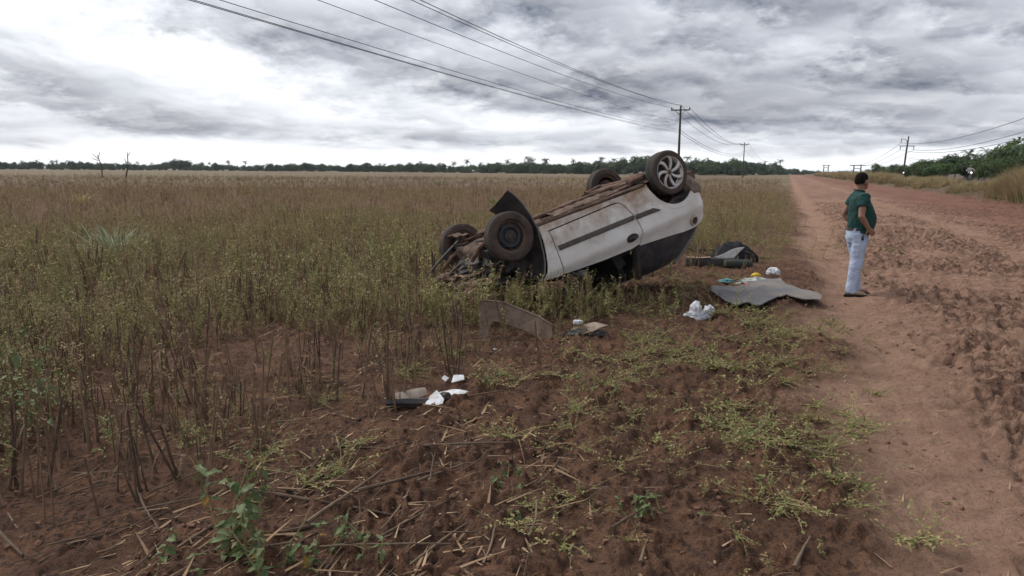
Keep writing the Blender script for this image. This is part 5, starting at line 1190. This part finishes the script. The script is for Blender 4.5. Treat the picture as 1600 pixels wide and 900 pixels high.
crumple((.055, .05, .07), 4.2, .8, 3).build('bag_top', M_BAG, e, 50, loc=(.19, .03, .05)); crumple((.06, .06, .10), 6.1, .8, 3).build('bag_fold', M_BAG, e, 50, loc=(-.01, .0, .07))
g = on_ground(1208, 431); tag(crumple((.10, .08, .085), 8.3, .4).build('plastic_wad', M_BAG, None, 50, loc=(g.x, g.y, gz(g.x, g.y) + .045)), 'small white plastic wad lying alone on the soil behind the mat', 'plastic')
g = on_ground(1180, 449); tag(crumple((.26, .13, .10), 2.9, .6).build('packaging_sheet', M_PLAS, None, 50, loc=(g.x, g.y, gz(g.x, g.y) + .02)), 'clear crumpled packaging sheet heaped behind the grey mat', 'plastic')
for px, py, col, nm, lab, sz in ((1167, 453, (.55, .035, .045), 'red_wrapper', 'crumpled red wrapper in front of the clear packaging', (.075, .05, .05)), (1181, 437, (.62, .42, .02), 'yellow_wrapper', 'crumpled yellow wrapper behind the clear packaging', (.07, .05, .05)), (1134, 447, (.13, .30, .31), 'teal_wrapper', 'pale teal wrapper on the soil beside the clear packaging', (.10, .06, .04)), (1206, 443, (.5, .08, .06), 'red_snippet', 'small red scrap at the end of the clear packaging', (.03, .03, .03)), (1143, 442, (.42, .04, .035), 'red_scrap', 'small red scrap between teal wrapper and clear packaging', (.03, .03, .03))):
    g = on_ground(px, py); tag(crumple(sz, px * .01, .7, 3).build(nm, mat(nm, col, .5, .4, 20), None, 50, loc=(g.x, g.y, gz(g.x, g.y) + .03)), lab, 'wrapper')

# trim and boot contents strewn behind the car
def base_at(px, py): g = on_ground(px, py); return Vector((g.x, g.y, gz(g.x, g.y)))
b0 = base_at(1108, 419)
tr = empty('bumper_strip', b0); tag(tr, 'long black trim strip lying on the ground behind the car', 'trim strip')
MB().loft([[(x, y + .02 * math.sin(x * 3), z + .04 * mnoise.noise(Vector((x * 2, 0, 4)))) for y, z in ((-.05, .0), (-.06, .06), (-.04, .13), (.03, .14), (.04, .0))] for x in np.linspace(-.42, .50, 12)]).build('strip', C_BLACK, tr)
MB().loft([[(x, y, .15 + .01 * math.sin(x * 9)) for y in (-.03, .09)] for x in np.linspace(-.40, .02, 8)], closed=False).build('tan_lining', mat('tan_board', (.30, .22, .16), .9), tr)
b0 = base_at(1134, 418)
tag(sheet([(-.22, .10), (.30, .26), (.12, .02), (.07, -.04), (.03, .05)], lambda a, b: (a, .02 * math.sin(a * 8) - .18 * b, b + .08 + .02 * math.sin(a * 11)), .04, .006, (0, 1, 0)).build('torn_card', mat('white_card', (.78, .77, .76), .8, col2=(.62, .60, .57), scale=9), loc=(b0.x, b0.y, b0.z - .0)), 'torn white card stuck against the black bundle behind the car', 'card')
b0 = base_at(1152, 413)
bu = empty('black_bundle', (b0.x, b0.y + .15, b0.z)); tag(bu, 'crumpled black fabric bundle on the ground behind the car', 'fabric bundle')
M_NAVY = mat('black_fabric', (.006, .007, .011), .85, col2=(.014, .015, .02), scale=10, bump=.5, bscale=35)
crumple((.36, .26, .32), 3.6, .35, 4, .1).build('folds', M_NAVY, bu, 60, loc=(-.06, 0, .03))
for i in range(7): MB().tube([(-.36 + .02 * i, -.16 + .03 * i, .10 + .02 * i), (-.18, -.20 + .05 * i, .20 + .022 * i), (.05, -.16 + .05 * i, .25 + .016 * i), (.2, -.1 + .05 * i, .20)], [.012, .02, .02, .01], 6).build('fold_ridge', M_NAVY, bu)
MB().tube([(.08, -.12, .26), (.26, -.12, .20), (.36, -.12, .09), (.37, -.12, .02)], [.02, .035, .035, .02], 7).build('strap', M_NAVY, bu); MB().tube([(.12, -.15, .235), (.26, -.155, .165), (.33, -.155, .07)], [.01, .022, .012], 6, squash=.5).build('grey_lining', C_GREY, bu)
b0 = base_at(1153, 421)
MBb = MB().loft([[(x, .075 * r * math.cos(a), .075 + .075 * r * math.sin(a)) for a in np.linspace(0, 2 * PI, 14, endpoint=False)] for x, r in ((-.24, .5), (-.22, .95), (-.1, 1.0), (.05, .97), (.2, 1.0), (.23, .9), (.24, .5))])
tag(MBb.build('foam_roll', mat('dark_green_foam', (.035, .045, .042), .9, col2=(.05, .05, .04), scale=9), loc=b0), 'dark green roll lying in front of the black bundle', 'roll')
b0 = base_at(1090, 402); tag(MB().tube([(-.2, 0, .16), (0, -.02, .08), (.24, -.05, .02)], .012, 6).build('thin_rod', C_BLACK, loc=b0), 'thin black rod leaning on the trim strip behind the car', 'rod')
b0 = base_at(1103, 393); tag(MB().loft([[(x, .04 * math.cos(a), .03 + .03 * math.sin(a)) for a in np.linspace(0, 2 * PI, 8, endpoint=False)] for x in (-.22, 0, .24)]).build('brown_strip', C_RUST, loc=b0), 'muddy brown metal strip lying behind the black rod', 'metal strip')

# torn-off wing panel standing in the weeds
b0 = base_at(806, 531); D = b0.y
prof = [(749, 471), (761, 470), (788, 473), (815, 484), (844, 497), (863, 510), (862, 530), (845, 533), (832, 522), (817, 515), (793, 507), (772, 501), (766, 508), (762, 532), (752, 533)]
poly = [((at_depth(a, b, D)).x - b0.x, (at_depth(a, b, D)).z - b0.z) for a, b in prof]
wp = empty('wing_panel', b0, (R_(-14), 0, R_(6))); tag(wp, 'muddy brown car wing panel standing torn off in front of the car', 'car panel')
MUD = mat('mud_covered_panel', (.21, .15, .115), .85, col2=(.12, .078, .057), scale=6, bump=.5, bscale=20)
sheet(poly, lambda a, b: (a, .10 * math.cos(a * 3.2) - .10 + .05 * math.sin(b * 6), b), .04, .008, (0, 1, 0)).build('panel', MUD, wp, 40)
MB().tube([(a, .10 * math.cos(a * 3.2) - .095 + .05 * math.sin(b * 6), b + .004) for a, b in poly[:6]], .012, 6).build('rolled_edge', MUD, wp)
b0 = base_at(915, 529); e = empty('panel_scrap', b0, (0, 0, .1)); tag(e, 'low dark scrap with a pale muddy top lying beside the wing panel', 'scrap')
sheet([(-.20, -.05), (.05, -.09), (.22, 0), (.10, .08), (-.12, .07)], lambda a, b: (a, b, .065 + .03 * math.sin(a * 9) + .3 * b), .04, .01, (0, 0, -1)).build('pale_top', mat('pale_mud', (.27, .215, .175), .9, col2=(.17, .12, .09), scale=12), e)
crumple((.2, .07, .06), 7.1, .5, 3).build('dark_body', C_BLACK, e, 40); crumple((.05, .03, .03), 3.3, .6, 3).build('white_flake', M_BAG, e, 40, loc=(-.07, .06, .11))
b0 = base_at(772, 549); tag(crumple((.025, .02, .02), 5.5, .6, 2).build('white_flake', M_BAG, None, 40, loc=b0), 'tiny white flake on the soil in front of the wing panel', 'flake')
# broken trim pieces in the near weeds
b0 = base_at(650, 637); e = empty('trim_piece', b0, (0, 0, .22)); tag(e, 'bent black trim piece lying among the stubble', 'trim piece')
MB().loft([[(x, y + .05 * x, z + .10 * x * x + .02 * mnoise.noise(Vector((x * 5, y * 9, 1)))) for y, z in ((-.035, .0), (-.045, .035), (-.02, .058), (.03, .05), (.035, .0))] for x in np.linspace(-.21, .20, 12)]).build('strip', C_BLACK, e); crumple((.05, .03, .03), 1.1, .5, 3).build('torn_end', C_BLACK, e, 40, loc=(.2, .02, .05))
b0 = base_at(636, 627); tag(sheet([(-.14, -.05), (.02, -.07), (.15, -.01), (.14, .07), (-.02, .05), (-.13, .06)], lambda a, b: (a, b, .03 + .012 * math.sin(a * 14) + .25 * b + .01 * math.sin(b * 40)), .03, .006, (0, 0, -1)).build('grey_sheet', mat('muddy_grey_sheet', (.24, .20, .175), .9, col2=(.15, .11, .085), scale=9), loc=b0, rot=(0, 0, .25)), 'muddy grey sheet lying behind the bent black trim piece', 'sheet')
M_SHARD = mat('white_shard', (.60, .62, .65), .4, col2=(.42, .40, .38), scale=14)
def shard(px, py, poly, rz, tilt, nm, lab):
    b0 = base_at(px, py); tag(sheet(poly, lambda a, b: (a, b, .02 + tilt * b + .012 * math.sin(a * 18)), .025, .004, (0, 0, -1)).build(nm, M_SHARD, loc=b0 + Vector((0, 0, .015)), rot=(0, 0, rz)), lab, 'shard')
shard(676, 640, [(-.09, -.06), (.06, -.05), (.08, .02), (.03, .11), (-.02, .07)], .1, .5, 'body_shard', 'upright white body shard leaning on the bent black trim piece')
shard(706, 628, [(-.10, -.03), (.09, -.035), (.12, .0), (.0, .05), (-.09, .035)], .05, .25, 'body_shard', 'flat white body shard on the soil beside the trim piece')
shard(714, 614, [(-.05, -.02), (.05, -.03), (.06, .02), (-.01, .05)], .4, .4, 'body_shard', 'small bright white shard behind the flat white shard')
shard(696, 608, [(-.02, -.02), (.03, -.01), (.02, .03), (-.02, .02)], .9, .5, 'body_shard', 'tiny white shard lying behind the small bright shard')

# ------------------------------------------------------------------ single plants and sticks that can be told apart near the camera
ST_ME = [mb_stubble(rnd.uniform(.34, .62), 1 if i < 7 else 2, rnd.randrange(2, 6)).mesh('stubble_stalk', [M_STALK, M_STRAW], 60) for i in range(12)]
spots = []
for px, py, n, rad in ((140, 800, 6, .14), (255, 745, 7, .16), (215, 690, 7, .2), (390, 680, 8, .25), (612, 640, 6, .1), (320, 640, 8, .25), (60, 770, 6, .15), (470, 640, 7, .25), (540, 600, 7, .3), (120, 690, 7, .3), (700, 570, 6, .25), (430, 590, 8, .4), (250, 600, 8, .4), (740, 545, 4, .2), (852, 585, 1, .02), (650, 580, 6, .3), (30, 690, 6, .3), (580, 560, 8, .4), (350, 560, 8, .4), (160, 620, 8, .4)):
    g = on_ground(px, py)
    for _ in range(n): spots.append((g.x + rnd.gauss(0, rad), g.y + rnd.gauss(0, rad)))
for x, y in spots:
    tag(link('stubble_stalk', rnd.choice(ST_ME), loc=(x, y, gz(x, y)), rot=(rnd.gauss(0, .12), rnd.gauss(0, .12), rnd.uniform(0, 6.28)), scale=rnd.uniform(.7, 1.15)), 'dry brown stubble stalk standing at the near edge of the field', 'stalk', 'near stubble stalks')
M_STICK = mat('dry_stick', (.17, .12, .078), .9, col2=(.07, .047, .035), scale=6, rand=.8, bump=.4, bscale=50)
STK = [((205, 805), (345, 776)), ((395, 779), (640, 801)), ((530, 701), (620, 706)), ((662, 727), (800, 722)), ((732, 632), (787, 626)), ((902, 768), (1060, 773)), ((652, 782), (732, 748)), ((500, 882), (705, 868)), ((755, 900), (774, 846)), ((826, 868), (856, 812)), ((1000, 900), (1006, 862)), ((955, 853), (998, 823)), ((470, 765), (492, 712)), ((520, 690), (590, 640)), ((460, 780), (585, 700)), ((560, 790), (690, 745)), ((640, 898), (728, 835)), ((480, 830), (600, 750)), ((330, 830), (220, 900)), ((215, 770), (250, 835)), ((865, 742), (890, 757)), ((840, 775), (880, 735)), ((1240, 900), (1255, 850)), ((680, 640), (705, 670)), ((440, 838), (545, 812)), ((590, 860), (700, 790)), ((60, 880), (200, 800)), ((0, 830), (30, 870)), ((12, 800), (48, 850)), ((380, 880), (460, 868)), ((1140, 720), (1160, 690)), ((640, 780), (600, 850)), ((880, 465), (990, 400)), ((1000, 560), (1105, 540)), ((1170, 690), (1230, 640)), ((1290, 720), (1230, 700))]
SL = 'dry broken stalk lying on the red soil'
for a, b in STK:
    A, B = on_ground(*a), on_ground(*b); Ln = (B - A).length; c = (A + B) / 2; r = rnd.uniform(.005, .010) if Ln > .12 else .006
    if Ln > 1.3: B = A + (B - A) * (1.3 / Ln); Ln = 1.3; c = (A + B) / 2
    tag(mb_stick(Ln, r, 6, .05, rnd.choice((0, 0, 1))).build('dry_stick', M_STICK, loc=(c.x, c.y, max(gz(A.x, A.y), gz(B.x, B.y), gz(c.x, c.y)) + .004), rot=(0, 0, math.atan2(B.y - A.y, B.x - A.x))), SL, 'stick', 'fallen stalks on the soil')
ms = [mb_stick(rnd.uniform(.22, .6), rnd.uniform(.003, .006), 5, .10, rnd.choice((0, 1, 2))).mesh('dry_stick', M_STICK, 60) for _ in range(10)]
for i in range(80):
    g = on_ground(rnd.uniform(-20, 900) if i < 125 else rnd.uniform(900, 1250), rnd.uniform(650, 900)); q = gz(g.x, g.y)
    tag(link('dry_stick', rnd.choice(ms), loc=(g.x, g.y, q + .012), rot=(0, rnd.gauss(0, .05), rnd.gauss(1.0, .5)), scale=rnd.uniform(.5, 1.1)), SL, 'stick', 'fallen stalks on the soil')
# broad-leaved plant at the bottom edge, with its larger leaves as single pieces
def big_leaf(L_, W_, k=6):
    mb = MB(); V = []
    for i in range(k + 1):
        t = i / k; w = W_ * math.sin(PI * min(1, t * .92 + .06)) ** .8 * (1 - .25 * t); z = -.35 * L_ * t * t; x = L_ * t
        for s in (-1, -.5, 0, .5, 1): V.append((x, s * w * .5 + .004 * math.sin(i * 2.3 + s), z + abs(s) * w * .18 + .006 * math.sin(i * 1.9 + s * 3)))
    mb.add(V, [(i * 5 + j, i * 5 + j + 1, (i + 1) * 5 + j + 1, (i + 1) * 5 + j) for i in range(k) for j in range(4)]); return mb
LEAVES = [big_leaf(rnd.uniform(.07, .13), rnd.uniform(.04, .065)).mesh('leaf', M_LUSH, 180) for _ in range(5)] + [big_leaf(.09, .05).mesh('leaf', mat('yellow_leaf', (.33, .19, .035), .7, col2=(.20, .12, .03), scale=14, trans=.2), 180)]
def leafy(px, py, h, nst, nl, ls, label, spread=.22):
    g = on_ground(px, py); e = empty('leafy_plant', (g.x, g.y, gz(g.x, g.y))); tag(e, label, 'plant')
    for s in range(nst):
        d = rdir(.45 if nst > 1 else .15); pts = wobble((rnd.gauss(0, spread * .35), rnd.gauss(0, spread * .35), -.02), d, h * rnd.uniform(.6, 1.0), 5, .10); MB().tube(pts, [.006, .005, .0045, .004, .003, .002], 6).build('stem', M_STEM, e)
        for i in range(nl):
            k = rnd.randrange(1, 6); p = pts[k - 1].lerp(pts[k], rnd.random()); a = rnd.uniform(0, 2 * PI)
            link('leaf', LEAVES[5] if rnd.random() < .03 else rnd.choice(LEAVES[:5]), e, loc=p, rot=(rnd.gauss(0, .3), rnd.uniform(-.5, .7), a), scale=ls * rnd.uniform(.5, 1.15))
    return e
leafy(372, 866, .56, 6, 14, .72, 'tall broad-leaved green weed drooping at the bottom edge of the field', .2)
leafy(455, 890, .30, 9, 11, .55, 'low broad-leaved weed patch right beside the tall drooping weed', .4)
leafy(560, 872, .20, 2, 6, .55, 'small broad-leaved weed with yellow leaf near the drooping weed', .1)
leafy(590, 893, .12, 3, 5, .5, 'tiny leafy seedling at the bottom edge beside fallen stalks', .1)
leafy(20, 690, .72, 9, 12, .75, 'large leafy green weed growing at the side of the stubble', .35)
leafy(5, 610, .75, 7, 12, .7, 'second leafy green weed behind the large weed in the stubble', .3)
leafy(60, 640, .5, 6, 10, .6, 'shorter leafy weed next to the large weed in the stubble', .3)
leafy(1020, 815, .11, 7, 8, .42, 'low green weed clump spreading around a fallen stalk', .2)
leafy(782, 768, .14, 6, 8, .38, 'low leafy weed clump on the open red soil', .14)
leafy(818, 826, .10, 3, 6, .36, 'small leafy weed clump next to the low clump on open soil', .08)
leafy(1105, 815, .06, 1, 5, .3, 'tiny weed seedling on the bare red soil', .03)
leafy(768, 612, .16, 4, 6, .35, 'small pale green weed growing behind the white shards', .1)
for px, py, h in ((930, 640, .3), (912, 615, .26), (640, 520, .4), (690, 500, .45), (210, 590, .4), (1000, 590, .22)): leafy(px, py, h, 2, 9, .34, 'young upright leafy weed standing in thin stubble', .1)['group'] = 'young upright weeds'
# tussocks standing out of the field
M_PALEG = mat('pale_tussock', (.24, .29, .18), .75, col2=(.33, .35, .24), scale=5, rand=.4, trans=.2)
for px, py, h, n, m_, lab in ((182, 404, 1.15, 130, M_PALEG, 'pale green grass tussock with arching blades in the field'), (128, 318, 1.1, 80, M_OLIVE, 'olive grass tussock farther out in the field'), (772, 318, .75, 80, M_GREEN, 'green grass tussock in the field behind the torn lining'), (685, 290, 1.2, 70, M_GREEN, 'green grass tussock far out near the dry patch'), (372, 282, 1.6, 60, M_GREEN, 'small bright green bush far out in the field'), (95, 470, .4, 40, M_GREEN, 'low green tussock among brown stubble')):
    g = on_ground(px, py); tag(mb_tuft(n, h, .026 if h < 1 else .04, .95, .55).build('grass_tussock', m_, None, 60, loc=(g.x, g.y, gz(g.x, g.y))), lab, 'tussock')
# two bare stalks far out in the field
for px, pb, top, fork, lab in ((160, 278, (152, 242), True, 'tall dead stalk with forked drooping top out in the field'), (196, 278, (199, 238), False, 'tall thin dead stalk standing straight out in the field')):
    g = on_ground(px, pb); D = g.y; t = at_depth(top[0], top[1], D); e = empty('dead_stalk', (g.x, g.y, 0)); tag(e, lab, 'stalk'); q = Vector((t.x - g.x, 0, t.z))
    MB().tube([(0, 0, -.2), q * .5 + Vector((.3, 0, 0)), q], [.13, .10, .05], 6).build('stem', M_STALK, e)
    for k, (a, b) in enumerate(((.75, Vector((-1.4, 0, .5))), (.82, Vector((-1.2, .1, 1.1))), (.85, Vector((.5, 0, 1.3)))) if fork else ((.8, Vector((.7, 0, 1.0))), (.6, Vector((-.4, 0, .8))))): MB().tube([q * a, q * a + b * .6, q * a + b], [.06, .05, .02], 5).build('twig', M_STALK, e)

for _o in COL.objects:
    for _m in _o.modifiers: _m.show_viewport = True
